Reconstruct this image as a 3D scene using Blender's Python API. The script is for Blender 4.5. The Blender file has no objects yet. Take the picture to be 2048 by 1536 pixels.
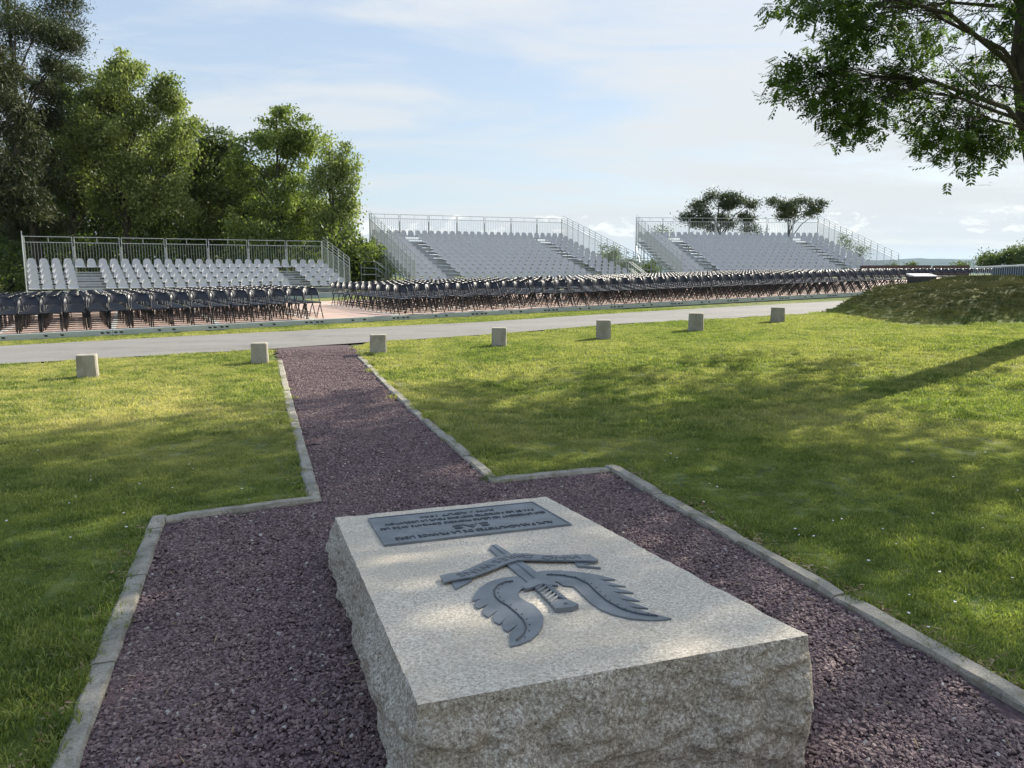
import bpy, bmesh, math, random
import numpy as np
from mathutils import Vector, Matrix, geometry
random.seed(7); RNG = np.random.default_rng(7)
S = bpy.context.scene
COL = S.collection
R = math.radians

# ------------------------------------------------------------------ camera
FPX, EYE, HORIZON = 1538.0, 1.6, 532.0
PITCH = math.atan((768 - HORIZON) / FPX)
cam_d = bpy.data.cameras.new('camera'); cam = bpy.data.objects.new('camera', cam_d); COL.objects.link(cam)
cam_d.sensor_width = 36; cam_d.lens = FPX / 2048 * 36
cam_d.clip_start = 0.05; cam_d.clip_end = 60000
cam.location = (0, 0, EYE); cam.rotation_euler = (R(90) - PITCH, 0, 0)
S.camera = cam
# ------------------------------------------------------------------ light
SUN_AZ, SUN_EL = R(48), R(32)
sun_dir = Vector((math.sin(SUN_AZ) * math.cos(SUN_EL), math.cos(SUN_AZ) * math.cos(SUN_EL), math.sin(SUN_EL)))
sd = bpy.data.lights.new('sun', 'SUN'); so = bpy.data.objects.new('sun', sd); COL.objects.link(so)
sd.energy = 4.9; sd.angle = R(0.53); sd.color = (1.0, 0.93, 0.80)
so.rotation_euler = (-sun_dir).to_track_quat('-Z', 'Y').to_euler()
S.view_settings.view_transform = 'Standard'; S.view_settings.look = 'None'
S.view_settings.exposure = 0.92; S.view_settings.gamma = 1
S.cycles.max_bounces = 6; S.cycles.transparent_max_bounces = 4; S.cycles.volume_bounces = 0
S.cycles.use_denoising = True

W = bpy.data.worlds.new("World"); S.world = W; W.use_nodes = True
nt = W.node_tree; nt.nodes.clear()
def N(t, typ, **kw):
    n = t.nodes.new(typ)
    for k, v in kw.items():
        if k == 'ins':
            for a, b in v.items():
                n.inputs[a].default_value = b
        else:
            setattr(n, k, v)
    return n
def math_n(t, op, a, b=None, c=None, clamp=False):
    n = t.nodes.new('ShaderNodeMath'); n.operation = op; n.use_clamp = clamp
    for i, v in enumerate((a, b, c)):
        if v is None: continue
        if isinstance(v, (int, float)): n.inputs[i].default_value = v
        else: t.links.new(v, n.inputs[i])
    return n.outputs[0]
def mix_n(t, fac, a, b, bt='MIX'):
    n = t.nodes.new('ShaderNodeMix'); n.data_type = 'RGBA'; n.blend_type = bt
    for sock, v in ((n.inputs[0], fac), (n.inputs[6], a), (n.inputs[7], b)):
        if isinstance(v, (int, float)): sock.default_value = v
        elif isinstance(v, (tuple, list)): sock.default_value = (*v[:3], 1)
        else: t.links.new(v, sock)
    return n.outputs[2]
def ramp_n(t, fac, stops):
    n = t.nodes.new('ShaderNodeValToRGB'); e = n.color_ramp.elements
    while len(e) < len(stops): e.new(0.5)
    for el, (p, c) in zip(e, stops):
        el.position = p; el.color = (c, c, c, 1) if isinstance(c, (int, float)) else (*c[:3], 1)
    t.links.new(fac, n.inputs[0]); return n.outputs[0]
def noise_n(t, vec, scale, detail=4, rough=.55, dist=0):
    n = t.nodes.new('ShaderNodeTexNoise'); n.inputs['Scale'].default_value = scale
    n.inputs['Detail'].default_value = detail; n.inputs['Roughness'].default_value = rough
    n.inputs['Distortion'].default_value = dist
    if vec is not None: t.links.new(vec, n.inputs['Vector'])
    return n.outputs['Fac']
def mapping_n(t, vec, scale=(1, 1, 1), rot=(0, 0, 0), loc=(0, 0, 0)):
    n = t.nodes.new('ShaderNodeMapping'); n.inputs['Scale'].default_value = scale
    n.inputs['Rotation'].default_value = rot; n.inputs['Location'].default_value = loc
    t.links.new(vec, n.inputs['Vector']); return n.outputs[0]

sky = N(nt, 'ShaderNodeTexSky', sky_type='NISHITA', sun_disc=False, sun_elevation=SUN_EL, sun_rotation=SUN_AZ,
        air_density=1.0, dust_density=1.2, ozone_density=2.0, altitude=100)
tc = N(nt, 'ShaderNodeTexCoord')
sep = N(nt, 'ShaderNodeSeparateXYZ'); nt.links.new(tc.outputs['Generated'], sep.inputs[0])
dx, dy, dz = sep.outputs
den = math_n(nt, 'ADD', math_n(nt, 'MAXIMUM', dz, 0.0), 0.10)
comb = N(nt, 'ShaderNodeCombineXYZ')
nt.links.new(math_n(nt, 'DIVIDE', dx, den), comb.inputs[0]); nt.links.new(math_n(nt, 'DIVIDE', dy, den), comb.inputs[1])
cv = mapping_n(nt, comb.outputs[0], scale=(0.30, 0.85, 1), rot=(0, 0, R(-28)), loc=(1.3, 0.4, 0))
n1 = noise_n(nt, cv, 0.9, 6, .55, .9)
cv2 = mapping_n(nt, comb.outputs[0], scale=(0.5, 1.0, 1), rot=(0, 0, R(-18)), loc=(4.3, 2.4, 0))
n2 = noise_n(nt, cv2, 2.4, 7, .6, 1.2)
cl = math_n(nt, 'ADD', math_n(nt, 'MULTIPLY', n1, .72), math_n(nt, 'MULTIPLY', n2, .28))
# more veil on the sun's side and towards the horizon
side = math_n(nt, 'ADD', math_n(nt, 'MULTIPLY', dx, 0.15), math_n(nt, 'MULTIPLY', math_n(nt, 'SUBTRACT', 0.25, dz), 0.16))
cl = math_n(nt, 'ADD', cl, side)
mask = ramp_n(nt, cl, [(0.41, 0.0), (0.475, 0.36), (0.53, 0.74), (0.60, 0.97)])
ccol = mix_n(nt, ramp_n(nt, dz, [(0.0, 0), (0.5, 1)]), (5.2, 5.45, 5.5), (5.6, 5.85, 6.25))
blue = mix_n(nt, ramp_n(nt, dz, [(0.02, 1), (0.45, 0)]), (3.5, 4.45, 6.15), (4.6, 5.4, 5.9))
skyc = mix_n(nt, 0.7, sky.outputs[0], blue)
out_c = mix_n(nt, mask, skyc, ccol)
# small cumulus low over the horizon
cm_v = mapping_n(nt, tc.outputs['Generated'], scale=(1, 1, 2.2), loc=(0.13, 0.05, 0))
n3 = noise_n(nt, cm_v, 24.0, 6, .6, .4)
band = ramp_n(nt, dz, [(0.02, 0), (0.038, 1), (0.062, 1), (0.085, 0)])
cum = ramp_n(nt, math_n(nt, 'MULTIPLY', n3, band), [(0.54, 0), (0.59, 0.7), (0.68, 1)])
out_c = mix_n(nt, math_n(nt, 'MULTIPLY', cum, .8), out_c, (8.2, 8.1, 7.7))
shade = ramp_n(nt, math_n(nt, 'MULTIPLY', noise_n(nt, mapping_n(nt, tc.outputs['Generated'], scale=(1, 1, 5)), 7.0, 5), band), [(0.48, 0), (0.62, .35)])
out_c = mix_n(nt, shade, out_c, (5.0, 5.5, 5.9))
bg = N(nt, 'ShaderNodeBackground'); bg.inputs[1].default_value = 0.080
nt.links.new(out_c, bg.inputs[0])
wo = N(nt, 'ShaderNodeOutputWorld'); nt.links.new(bg.outputs[0], wo.inputs[0])

# ------------------------------------------------------------------ terrain and pixel <-> ground
def sm(a, b, t):
    t = np.clip((t - a) / (b - a), 0, 1); return t * t * (3 - 2 * t)
def wob(x, y):
    return (np.sin(x * 1.3 + .5 * np.sin(y * 1.1)) * np.cos(y * 1.7 + 1) * .011 + np.sin(x * .53 + 2) * np.sin(y * .47 + .4) * .02
            + np.sin(x * 3.1 + y * 1.3) * np.sin(y * 2.7 - x * .8) * .004)
def mound(x, y):
    hx = np.interp(x, [7.8, 8.2, 8.5, 8.9, 9.3, 9.8, 10.5, 12.7, 19, 24], [0, .03, .10, .27, .42, .56, .67, .80, .84, 0])
    h = hx * (1 - sm(.72, 1.0, np.abs(y - 19.5 + .35 * np.sin(x * .9)) / 3.5))
    bump = (np.sin(x * 1.3 + y * .8) * np.sin(y * 1.1 - x * .7) * .09 + np.sin(x * 2.9 + 1.2 * np.sin(y)) * np.sin(y * 1.6 + 1) * .04)
    return h * (1 + bump)
def zflat(x, y):
    return 0.022 * (np.clip(x, -20, 16) + 8) * sm(8.5, 13.5, y)
def zt(x, y):
    x = np.asarray(x, float); y = np.asarray(y, float)
    return zflat(x, y) + mound(x, y)
def ztl(x, y):   # terrain with lawn unevenness
    x = np.asarray(x, float); y = np.asarray(y, float)
    return zt(x, y) + wob(x, y) * sm(9.5, 8.0, np.abs(y - 4.5)) * sm(.12, .9, seg_dist(x, y, gravel_poly)) - .012 * sm(.5, .1, seg_dist(x, y, gravel_poly))
def ray(px, py):
    x = (px - 1024) / FPX; y = (768 - py) / FPX
    return np.array([x, math.cos(PITCH) + y * math.sin(PITCH), -math.sin(PITCH) + y * math.cos(PITCH)])
def at(px, py, dz=0.0, zt=None):
    zt = zt or globals()['zt']
    v = ray(px, py); z = dz
    for _ in range(12):
        t = (z - EYE) / v[2]; p = v * t; z = float(zt(p[0], p[1])) + dz
    return np.array([p[0], p[1], z])
def atd(px, py, D):      # the point seen at a pixel at forward distance D
    v = ray(px, py); t = D / v[1]; return np.array([v[0] * t, D, EYE + v[2] * t])
def proj(P):
    P = np.asarray(P, float) - np.array([0, 0, EYE])
    c, s = math.cos(PITCH), math.sin(PITCH)
    fw = P[..., 1] * c - P[..., 2] * s; up = P[..., 1] * s + P[..., 2] * c
    return 1024 + FPX * P[..., 0] / fw, 768 - FPX * up / fw
def in_poly(x, y, poly):
    x = np.asarray(x, float); y = np.asarray(y, float); r = np.zeros(x.shape, bool)
    n = len(poly)
    for i in range(n):
        x1, y1 = poly[i][:2]; x2, y2 = poly[(i + 1) % n][:2]
        c = ((y1 > y) != (y2 > y))
        with np.errstate(divide='ignore', invalid='ignore'):
            r ^= c & (x < (x2 - x1) * (y - y1) / ((y2 - y1) if y2 != y1 else 1e-9) + x1)
    return r
def seg_dist(x, y, poly, closed=True):
    d = np.full(np.shape(x), 1e9); n = len(poly)
    for i in range(n if closed else n - 1):
        a = np.array(poly[i][:2]); b = np.array(poly[(i + 1) % n][:2]); ab = b - a
        t = np.clip(((x - a[0]) * ab[0] + (y - a[1]) * ab[1]) / (ab @ ab + 1e-12), 0, 1)
        d = np.minimum(d, np.hypot(x - a[0] - t * ab[0], y - a[1] - t * ab[1]))
    return d

# ------------------------------------------------------------------ mesh helpers
def link(o): COL.objects.link(o); return o
def tag(o, label=None, cat=None, group=None, kind=None):
    if label: o['label'] = label
    if cat: o['category'] = cat
    if group: o['group'] = group
    if kind: o['kind'] = kind
    return o
def empty(name, loc, rz=0.0):
    o = bpy.data.objects.new(name, None); o.location = loc; o.rotation_euler = (0, 0, rz); o.empty_display_size = .2
    return link(o)
def top_empty(p):
    while p.parent is not None: p = p.parent
    return p
def np_mesh(name, V, F, mat=None, parent=None, smooth=False, attr=None, local=False):
    V = np.asarray(V, np.float32).reshape(-1, 3); F = np.asarray(F, np.int32)
    me = bpy.data.meshes.new(name); n, k = F.shape
    me.vertices.add(len(V)); me.loops.add(n * k); me.polygons.add(n)
    if parent is not None and not local:
        t = top_empty(parent); M = np.array((Matrix.Translation(t.location) @ Matrix.Rotation(t.rotation_euler.z, 4, 'Z')).inverted())
        V = V @ M[:3, :3].T.astype(np.float32) + M[:3, 3].astype(np.float32)
    me.vertices.foreach_set('co', V.ravel()); me.loops.foreach_set('vertex_index', F.ravel())
    me.polygons.foreach_set('loop_start', np.arange(0, n * k, k, dtype=np.int32))
    me.polygons.foreach_set('use_smooth', np.full(n, smooth))
    if attr is not None:
        for an, av in attr.items():
            a = me.attributes.new(an, 'FLOAT', 'FACE'); a.data.foreach_set('value', np.asarray(av, np.float32))
    me.update(calc_edges=True)
    if mat: me.materials.append(mat)
    o = bpy.data.objects.new(name, me); o.parent = parent
    return link(o)
class MB:
    def __init__(s): s.v = []; s.f = []
    def quad(s, a, b, c, d):
        n = len(s.v); s.v += [tuple(a), tuple(b), tuple(c), tuple(d)]; s.f.append((n, n + 1, n + 2, n + 3)); return s
    def hexa(s, p):
        n = len(s.v); s.v += [tuple(q) for q in p]
        for f in ((0, 3, 2, 1), (4, 5, 6, 7), (0, 1, 5, 4), (1, 2, 6, 5), (2, 3, 7, 6), (3, 0, 4, 7)): s.f.append(tuple(n + i for i in f))
        return s
    def box(s, x0, x1, y0, y1, z0, z1):
        return s.hexa([(x0, y0, z0), (x1, y0, z0), (x1, y1, z0), (x0, y1, z0), (x0, y0, z1), (x1, y0, z1), (x1, y1, z1), (x0, y1, z1)])
    def bar(s, p, q, w, h=None, up=(0, 0, 1)):
        h = h or w; p = Vector(p); q = Vector(q); d = (q - p).normalized(); u = Vector(up)
        if abs(d.dot(u)) > .95: u = Vector((0, 1, 0))
        a = d.cross(u).normalized() * w / 2; b = a.cross(d).normalized() * h / 2
        return s.hexa([p - a - b, p + a - b, p + a + b, p - a + b, q - a - b, q + a - b, q + a + b, q - a + b])
    def tube(s, pts, r, n=6, cap=True):
        pts = [Vector(p) for p in pts]; rs = r if isinstance(r, (list, tuple)) else [r] * len(pts)
        base = len(s.v); d0 = (pts[1] - pts[0]).normalized(); a = d0.orthogonal().normalized()
        for i, p in enumerate(pts):
            d = (pts[min(i + 1, len(pts) - 1)] - pts[max(i - 1, 0)]).normalized()
            a = (a - d * a.dot(d)).normalized(); b = d.cross(a)
            for k in range(n):
                t = 2 * math.pi * k / n; s.v.append(tuple(p + (a * math.cos(t) + b * math.sin(t)) * rs[i]))
        for i in range(len(pts) - 1):
            for k in range(n):
                k2 = (k + 1) % n; s.f.append((base + i * n + k, base + i * n + k2, base + (i + 1) * n + k2, base + (i + 1) * n + k))
        if cap:
            s.f.append(tuple(base + k for k in reversed(range(n)))); s.f.append(tuple(base + (len(pts) - 1) * n + k for k in range(n)))
        return s
    def grid(s, G):
        G = np.asarray(G); n, m = G.shape[:2]; base = len(s.v); s.v += [tuple(p) for p in G.reshape(-1, 3)]
        for i in range(n - 1):
            for j in range(m - 1):
                a = base + i * m + j; s.f.append((a, a + 1, a + m + 1, a + m))
        return s
    def prism(s, poly, z0, z1, M):
        """poly in plane coordinates; M maps (s,t,z) to world"""
        tri = geometry.tessellate_polygon([[Vector((p[0], p[1], 0)) for p in poly]])
        n = len(poly); b = len(s.v)
        s.v += [tuple(M(p[0], p[1], z0)) for p in poly] + [tuple(M(p[0], p[1], z1)) for p in poly]
        for t in tri: s.f.append(tuple(b + n + i for i in t)); s.f.append(tuple(b + i for i in reversed(t)))
        for i in range(n):
            j = (i + 1) % n; s.f.append((b + i, b + j, b + n + j, b + n + i))
        return s
    def build(s, name, mat=None, parent=None, smooth=False, local=False, bevel=0):
        me = bpy.data.meshes.new(name); V = [Vector(p) for p in s.v]
        if parent is not None and not local:
            t = top_empty(parent); M = (Matrix.Translation(t.location) @ Matrix.Rotation(t.rotation_euler.z, 4, 'Z')).inverted(); V = [M @ p for p in V]
        me.from_pydata([tuple(p) for p in V], [], s.f); me.validate()
        bm = bmesh.new(); bm.from_mesh(me); bmesh.ops.recalc_face_normals(bm, faces=bm.faces)
        if bevel: bmesh.ops.bevel(bm, geom=bm.edges[:], offset=bevel, segments=2, affect='EDGES', clamp_overlap=True)
        bm.to_mesh(me); bm.free()
        if smooth: me.polygons.foreach_set('use_smooth', [True] * len(me.polygons))
        if mat: me.materials.append(mat)
        o = bpy.data.objects.new(name, me); o.parent = parent
        return link(o)
def copy_tree(o, parent=None):
    c = o.copy(); COL.objects.link(c); c.parent = parent
    for ch in KIDS.get(o.name, []): copy_tree(ch, c)
    return c
KIDS = {}
def remember(o):
    KIDS.clear()
    for x in COL.objects:
        if x.parent is not None: KIDS.setdefault(x.parent.name, []).append(x)

# ------------------------------------------------------------------ materials
def new_mat(name):
    m = bpy.data.materials.new(name); m.use_nodes = True; t = m.node_tree; t.nodes.clear()
    o = t.nodes.new('ShaderNodeOutputMaterial'); p = t.nodes.new('ShaderNodeBsdfPrincipled')
    t.links.new(p.outputs[0], o.inputs[0]); return m, t, p, o
def pos(t): return N(t, 'ShaderNodeNewGeometry').outputs['Position']
def objc(t): return N(t, 'ShaderNodeTexCoord').outputs['Object']
def bump_n(t, p, h, strength=.4, dist=.01):
    b = t.nodes.new('ShaderNodeBump'); b.inputs['Strength'].default_value = strength; b.inputs['Distance'].default_value = dist
    t.links.new(h, b.inputs['Height']); t.links.new(b.outputs[0], p.inputs['Normal']); return b
def simple(name, col, rough=.5, metal=0, var=.12, scale=6, bump=0, spec=.5):
    m, t, p, o = new_mat(name)
    v = noise_n(t, objc(t), scale, 5)
    c = mix_n(t, ramp_n(t, v, [(.3, 0), (.7, 1)]), tuple(x * (1 - var) for x in col), tuple(min(1, x * (1 + var)) for x in col))
    t.links.new(c, p.inputs['Base Color']); p.inputs['Roughness'].default_value = rough; p.inputs['Metallic'].default_value = metal
    p.inputs['Specular IOR Level'].default_value = spec
    if bump: bump_n(t, p, noise_n(t, objc(t), scale * 8, 4), bump, .005)
    return m

def grass_colour(t):
    P = pos(t)
    big = noise_n(t, P, .42, 4, .6, .4); mid = noise_n(t, P, 3.0, 5, .65); fine = noise_n(t, P, 14, 3, .6)
    c = mix_n(t, ramp_n(t, mid, [(.38, 0), (.62, 1)]), (.088, .148, .028), (.225, .285, .068))
    c = mix_n(t, math_n(t, 'MULTIPLY', ramp_n(t, fine, [(.35, 0), (.7, 1)]), .45), c, (.34, .36, .13))
    # dry straw patches, strongest in the open lawn beyond the trees' drip line
    sepp = N(t, 'ShaderNodeSeparateXYZ'); t.links.new(P, sepp.inputs[0])
    far = ramp_n(t, math_n(t, 'MULTIPLY', sepp.outputs[1], .05), [(.24, .15), (.40, 1.0), (.75, .7)])
    lx = ramp_n(t, math_n(t, 'MULTIPLY', math_n(t, 'ADD', sepp.outputs[0], 10), .05), [(.22, 1), (.6, .55)])
    dry = ramp_n(t, math_n(t, 'ADD', math_n(t, 'MULTIPLY', big, .62), math_n(t, 'MULTIPLY', mid, .38)), [(.42, 0), (.60, 1)])
    f = math_n(t, 'MULTIPLY', math_n(t, 'MULTIPLY', dry, far), lx)
    c = mix_n(t, f, c, (.66, .57, .29))
    # rough yellower growth on the mound, its colour darkened for the shaded front face
    mx = math_n(t, 'MULTIPLY', math_n(t, 'SUBTRACT', sepp.outputs[2], .42), 3.0, None, True)
    mm = ramp_n(t, noise_n(t, P, 1.5, 5, .65), [(.38, 0), (.62, 1)])
    c = mix_n(t, math_n(t, 'MULTIPLY', mx, .75), c, mix_n(t, mm, (.060, .078, .026), (.22, .20, .085)))
    return c, mid, fine
def leafy(name, c1, c2, trans=.35, rough=.55, attr='tint'):
    m, t, p, o = new_mat(name)
    a = N(t, 'ShaderNodeAttribute', attribute_name=attr)
    c = mix_n(t, a.outputs['Fac'], c1, c2)
    t.links.new(c, p.inputs['Base Color']); p.inputs['Roughness'].default_value = rough; p.inputs['Specular IOR Level'].default_value = .3
    tr = N(t, 'ShaderNodeBsdfTranslucent'); t.links.new(mix_n(t, 1, c, (1.35, 1.5, .8), 'MULTIPLY'), tr.inputs[0])
    mx = N(t, 'ShaderNodeMixShader'); mx.inputs[0].default_value = trans
    t.links.new(p.outputs[0], mx.inputs[1]); t.links.new(tr.outputs[0], mx.inputs[2]); t.links.new(mx.outputs[0], o.inputs[0])
    return m
M_ = {}
m, t, p, o = new_mat('lawn'); c, mid, fine = grass_colour(t)
soil = ramp_n(t, noise_n(t, pos(t), 5, 4), [(.56, 0), (.70, .6)])
c = mix_n(t, soil, c, (.10, .085, .04)); c = mix_n(t, 1, c, (.62, .66, .6), 'MULTIPLY'); t.links.new(c, p.inputs['Base Color']); p.inputs['Roughness'].default_value = .9
p.inputs['Specular IOR Level'].default_value = .15
bump_n(t, p, noise_n(t, pos(t), 45, 3, .7), .9, .03); M_['lawn'] = m
m, t, p, o = new_mat('grass_blade'); c, _, _ = grass_colour(t)
a = N(t, 'ShaderNodeAttribute', attribute_name='tint')
c = mix_n(t, ramp_n(t, a.outputs['Fac'], [(0, .42), (.25, 0)]), c, (.05, .085, .015)); c = mix_n(t, ramp_n(t, a.outputs['Fac'], [(.45, 0), (1, .8)]), c, (.50, .50, .20))
t.links.new(c, p.inputs['Base Color']); p.inputs['Roughness'].default_value = .55; p.inputs['Specular IOR Level'].default_value = .3
tr = N(t, 'ShaderNodeBsdfTranslucent'); t.links.new(mix_n(t, 1, c, (1.3, 1.4, .7), 'MULTIPLY'), tr.inputs[0])
mx = N(t, 'ShaderNodeMixShader'); mx.inputs[0].default_value = .45
t.links.new(p.outputs[0], mx.inputs[1]); t.links.new(tr.outputs[0], mx.inputs[2]); t.links.new(mx.outputs[0], o.inputs[0]); M_['blade'] = m

m, t, p, o = new_mat('rough_grass_shaded'); c, _, _ = grass_colour(t); a = N(t, 'ShaderNodeAttribute', attribute_name='tint')
c = mix_n(t, math_n(t, 'MULTIPLY', a.outputs['Fac'], .35), c, (.26, .22, .10)); t.links.new(c, p.inputs['Base Color']); p.inputs['Roughness'].default_value = .9; p.inputs['Specular IOR Level'].default_value = .1; M_['rough'] = m  # mound blades kept darker and opaque, putting the front's shade into the material
m, t, p, o = new_mat('gravel_base')
vo = N(t, 'ShaderNodeTexVoronoi', ins={'Scale': 55.0}); t.links.new(pos(t), vo.inputs['Vector'])
g = noise_n(t, vo.outputs['Color'], 3, 2)
c = ramp_n(t, g, [(.2, (.035, .022, .027)), (.5, (.085, .052, .060)), (.8, (.17, .115, .12))])
big = ramp_n(t, noise_n(t, pos(t), .9, 4), [(.35, 0), (.7, .35)]); c = mix_n(t, big, c, (.19, .13, .12))
t.links.new(c, p.inputs['Base Color']); p.inputs['Roughness'].default_value = .9
bump_n(t, p, vo.outputs['Distance'], .8, .012); M_['gravel'] = m
m, t, p, o = new_mat('gravel_chip')
a = N(t, 'ShaderNodeAttribute', attribute_name='tint')
c = ramp_n(t, a.outputs['Fac'], [(0, (.078, .048, .054)), (.45, (.165, .106, .110)), (.75, (.235, .160, .156)), (.95, (.32, .235, .215)), (.993, (.34, .27, .24)), (.9985, (.6, .57, .5))])
dust = ramp_n(t, noise_n(t, pos(t), 1.1, 4), [(.42, 0), (.68, .30)]); c = mix_n(t, dust, c, (.23, .165, .15))
t.links.new(c, p.inputs['Base Color']); p.inputs['Roughness'].default_value = .75; M_['chip'] = m

m, t, p, o = new_mat('asphalt')
P = pos(t); c = ramp_n(t, noise_n(t, P, 60, 3, .7), [(.3, (.135, .124, .11)), (.7, (.285, .268, .24))])
c = mix_n(t, ramp_n(t, noise_n(t, P, 1.6, 6, .7), [(.48, 0), (.62, .45)]), c, (.13, .125, .12))
c = mix_n(t, ramp_n(t, noise_n(t, mapping_n(t, P, scale=(.25, 1.2, 1), rot=(0, 0, R(-32))), 1.2, 5), [(.35, 0), (.65, .5)]), c, (.27, .265, .255))
t.links.new(c, p.inputs['Base Color']); p.inputs['Roughness'].default_value = .85
bump_n(t, p, noise_n(t, P, 90, 2), .3, .005); M_['asphalt'] = m

m, t, p, o = new_mat('kerb_granite')
P = pos(t); c = ramp_n(t, noise_n(t, P, 120, 2, .8), [(.3, (.25, .225, .18)), (.7, (.47, .43, .35))])
c = mix_n(t, ramp_n(t, noise_n(t, P, 5, 5, .65), [(.46, 0), (.66, .8)]), c, (.165, .155, .125))
c = mix_n(t, ramp_n(t, noise_n(t, P, 11, 4), [(.55, 0), (.66, .7)]), c, (.20, .185, .11))
c = mix_n(t, ramp_n(t, noise_n(t, P, 28, 4, .7), [(.58, 0), (.68, .7)]), c, (.10, .10, .085))
t.links.new(c, p.inputs['Base Color']); p.inputs['Roughness'].default_value = .85
bump_n(t, p, noise_n(t, P, 30, 5, .65), .5, .012); M_['kerb'] = m

def granite(name, top):
    m, t, p, o = new_mat(name); P = pos(t)
    sp = noise_n(t, P, 95 if top else 75, 3, .95)
    sp2 = noise_n(t, P, 330, 1, .5)
    if top: c = ramp_n(t, sp, [(.34, (.27, .235, .20)), (.43, (.50, .42, .32)), (.53, (.73, .64, .50)), (.62, (.92, .85, .71))])
    else: c = ramp_n(t, sp, [(.33, (.12, .098, .078)), (.44, (.34, .285, .225)), (.54, (.54, .475, .39)), (.64, (.85, .80, .71))])
    c = mix_n(t, ramp_n(t, sp2, [(.60, 0), (.70, .55)]), c, (.20, .185, .16) if top else (.08, .07, .055))
    st = ramp_n(t, noise_n(t, P, 2.1, 5, .6, .4), [(.42, 0), (.66, .55)])
    c = mix_n(t, st, c, mix_n(t, .55, c, (.62, .50, .33) if top else (.30, .23, .145)))
    st2 = ramp_n(t, noise_n(t, mapping_n(t, P, loc=(3, 1, 2)), 6, 5, .65), [(.55, 0), (.75, .5)])
    c = mix_n(t, st2, c, (.44, .40, .32) if top else (.27, .26, .22))
    t.links.new(c, p.inputs['Base Color']); p.inputs['Roughness'].default_value = .8
    h = math_n(t, 'ADD', noise_n(t, P, 90, 3, .7), math_n(t, 'MULTIPLY', noise_n(t, P, 14, 6, .7), 0 if top else 3.0))
    bump_n(t, p, h, .25 if top else .7, .004 if top else .018)
    return m
M_['stone_top'] = granite('granite_sawn', True); M_['stone_side'] = granite('granite_rough', False)
m, t, p, o = new_mat('patinated_bronze'); P = objc(t)
c = mix_n(t, ramp_n(t, noise_n(t, P, 9, 5, .6), [(.35, 0), (.7, 1)]), (.115, .135, .15), (.21, .225, .24))
c = mix_n(t, ramp_n(t, noise_n(t, P, 25, 5), [(.62, 0), (.75, .5)]), c, (.25, .24, .21))
t.links.new(c, p.inputs['Base Color']); p.inputs['Metallic'].default_value = .2; p.inputs['Roughness'].default_value = .45
bump_n(t, p, noise_n(t, P, 60, 3), .12, .003); M_['bronze'] = m
M_['bronze_dark'] = simple('bronze_dark', (.075, .083, .092), .55, .2)

m, t, p, o = new_mat('concrete_post'); P = objc(t)
c = ramp_n(t, noise_n(t, P, 70, 3, .8), [(.3, (.26, .235, .19)), (.7, (.46, .43, .36))])
c = mix_n(t, ramp_n(t, noise_n(t, mapping_n(t, pos(t), scale=(1, 1, .5)), 7, 5), [(.45, 0), (.65, .6)]), c, (.19, .17, .12))
t.links.new(c, p.inputs['Base Color']); p.inputs['Roughness'].default_value = .9
bump_n(t, p, noise_n(t, P, 35, 4, .7), .5, .008); M_['post'] = m

m, t, p, o = new_mat('floor_panel')
P = objc(t); c = mix_n(t, ramp_n(t, noise_n(t, mapping_n(t, P, scale=(.5, 4, 1)), 1.6, 5), [(.3, 0), (.7, 1)]), (.42, .28, .215), (.58, .44, .36))
t.links.new(c, p.inputs['Base Color']); p.inputs['Roughness'].default_value = .7; M_['panel'] = m
M_['strip'] = simple('joint_strip', (.70, .69, .63), .5, .2)
M_['beam'] = simple('edge_beam', (.46, .50, .48), .5, .15, .1, 3)
M_['dark'] = simple('dark_fitting', (.02, .02, .022), .6)
M_['chair'] = simple('charcoal_plastic', (.010, .012, .023), .34, 0, .1, 20, 0, .6)
M_['chair_seat'] = simple('charcoal_seat', (.008, .009, .014), .40, 0, .1, 20, 0, .35)
M_['chair_steel'] = simple('charcoal_tube', (.008, .009, .012), .32, .0, .1, 20, 0, .6)
M_['seat'] = simple('grey_seat_shell', (.48, .49, .50), .42, 0, .05, 3)
M_['galv'] = simple('galvanised_tube', (.42, .45, .45), .42, .55, .12, 8)
M_['tread'] = simple('aluminium_tread', (.40, .42, .44), .45, .3, .14, 4)
M_['riser'] = simple('step_riser', (.20, .205, .22), .55, .2, .2, 4)
M_['fascia'] = simple('steel_fascia', (.37, .43, .46), .5, .3, .08, 2)
M_['ply'] = simple('brown_ply', (.085, .05, .045), .55, 0, .2, 3)
M_['white_panel'] = simple('white_top', (.78, .78, .76), .4)
M_['blue_sheet'] = simple('blue_sheet', (.055, .085, .12), .6, 0, .2, 3)
m, t, p, o = new_mat('bark'); P = objc(t)
c = ramp_n(t, noise_n(t, mapping_n(t, P, scale=(6, 6, 1.2)), 3, 5, .7), [(.3, (.03, .024, .018)), (.7, (.11, .092, .07))])
t.links.new(c, p.inputs['Base Color']); p.inputs['Roughness'].default_value = .9
bump_n(t, p, noise_n(t, mapping_n(t, P, scale=(6, 6, 1.2)), 6, 5, .7), .8, .03); M_['bark'] = m
m, t, p, o = new_mat('birch_bark'); P = objc(t)
c = ramp_n(t, noise_n(t, mapping_n(t, P, scale=(1, 1, 7)), 3, 4, .7), [(.4, (.09, .08, .07)), (.6, (.42, .40, .36))])
t.links.new(c, p.inputs['Base Color']); p.inputs['Roughness'].default_value = .8; M_['birch'] = m
M_['leaf_ash'] = leafy('ash_leaf', (.030, .058, .015), (.13, .19, .05), .52)
M_['leaf_birch'] = leafy('birch_leaf', (.10, .135, .038), (.34, .38, .15), .40)
M_['leaf_oak'] = leafy('dark_leaf', (.048, .072, .022), (.17, .21, .065), .36)
M_['leaf_bush'] = leafy('bush_leaf', (.082, .12, .03), (.30, .35, .11), .40)
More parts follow.
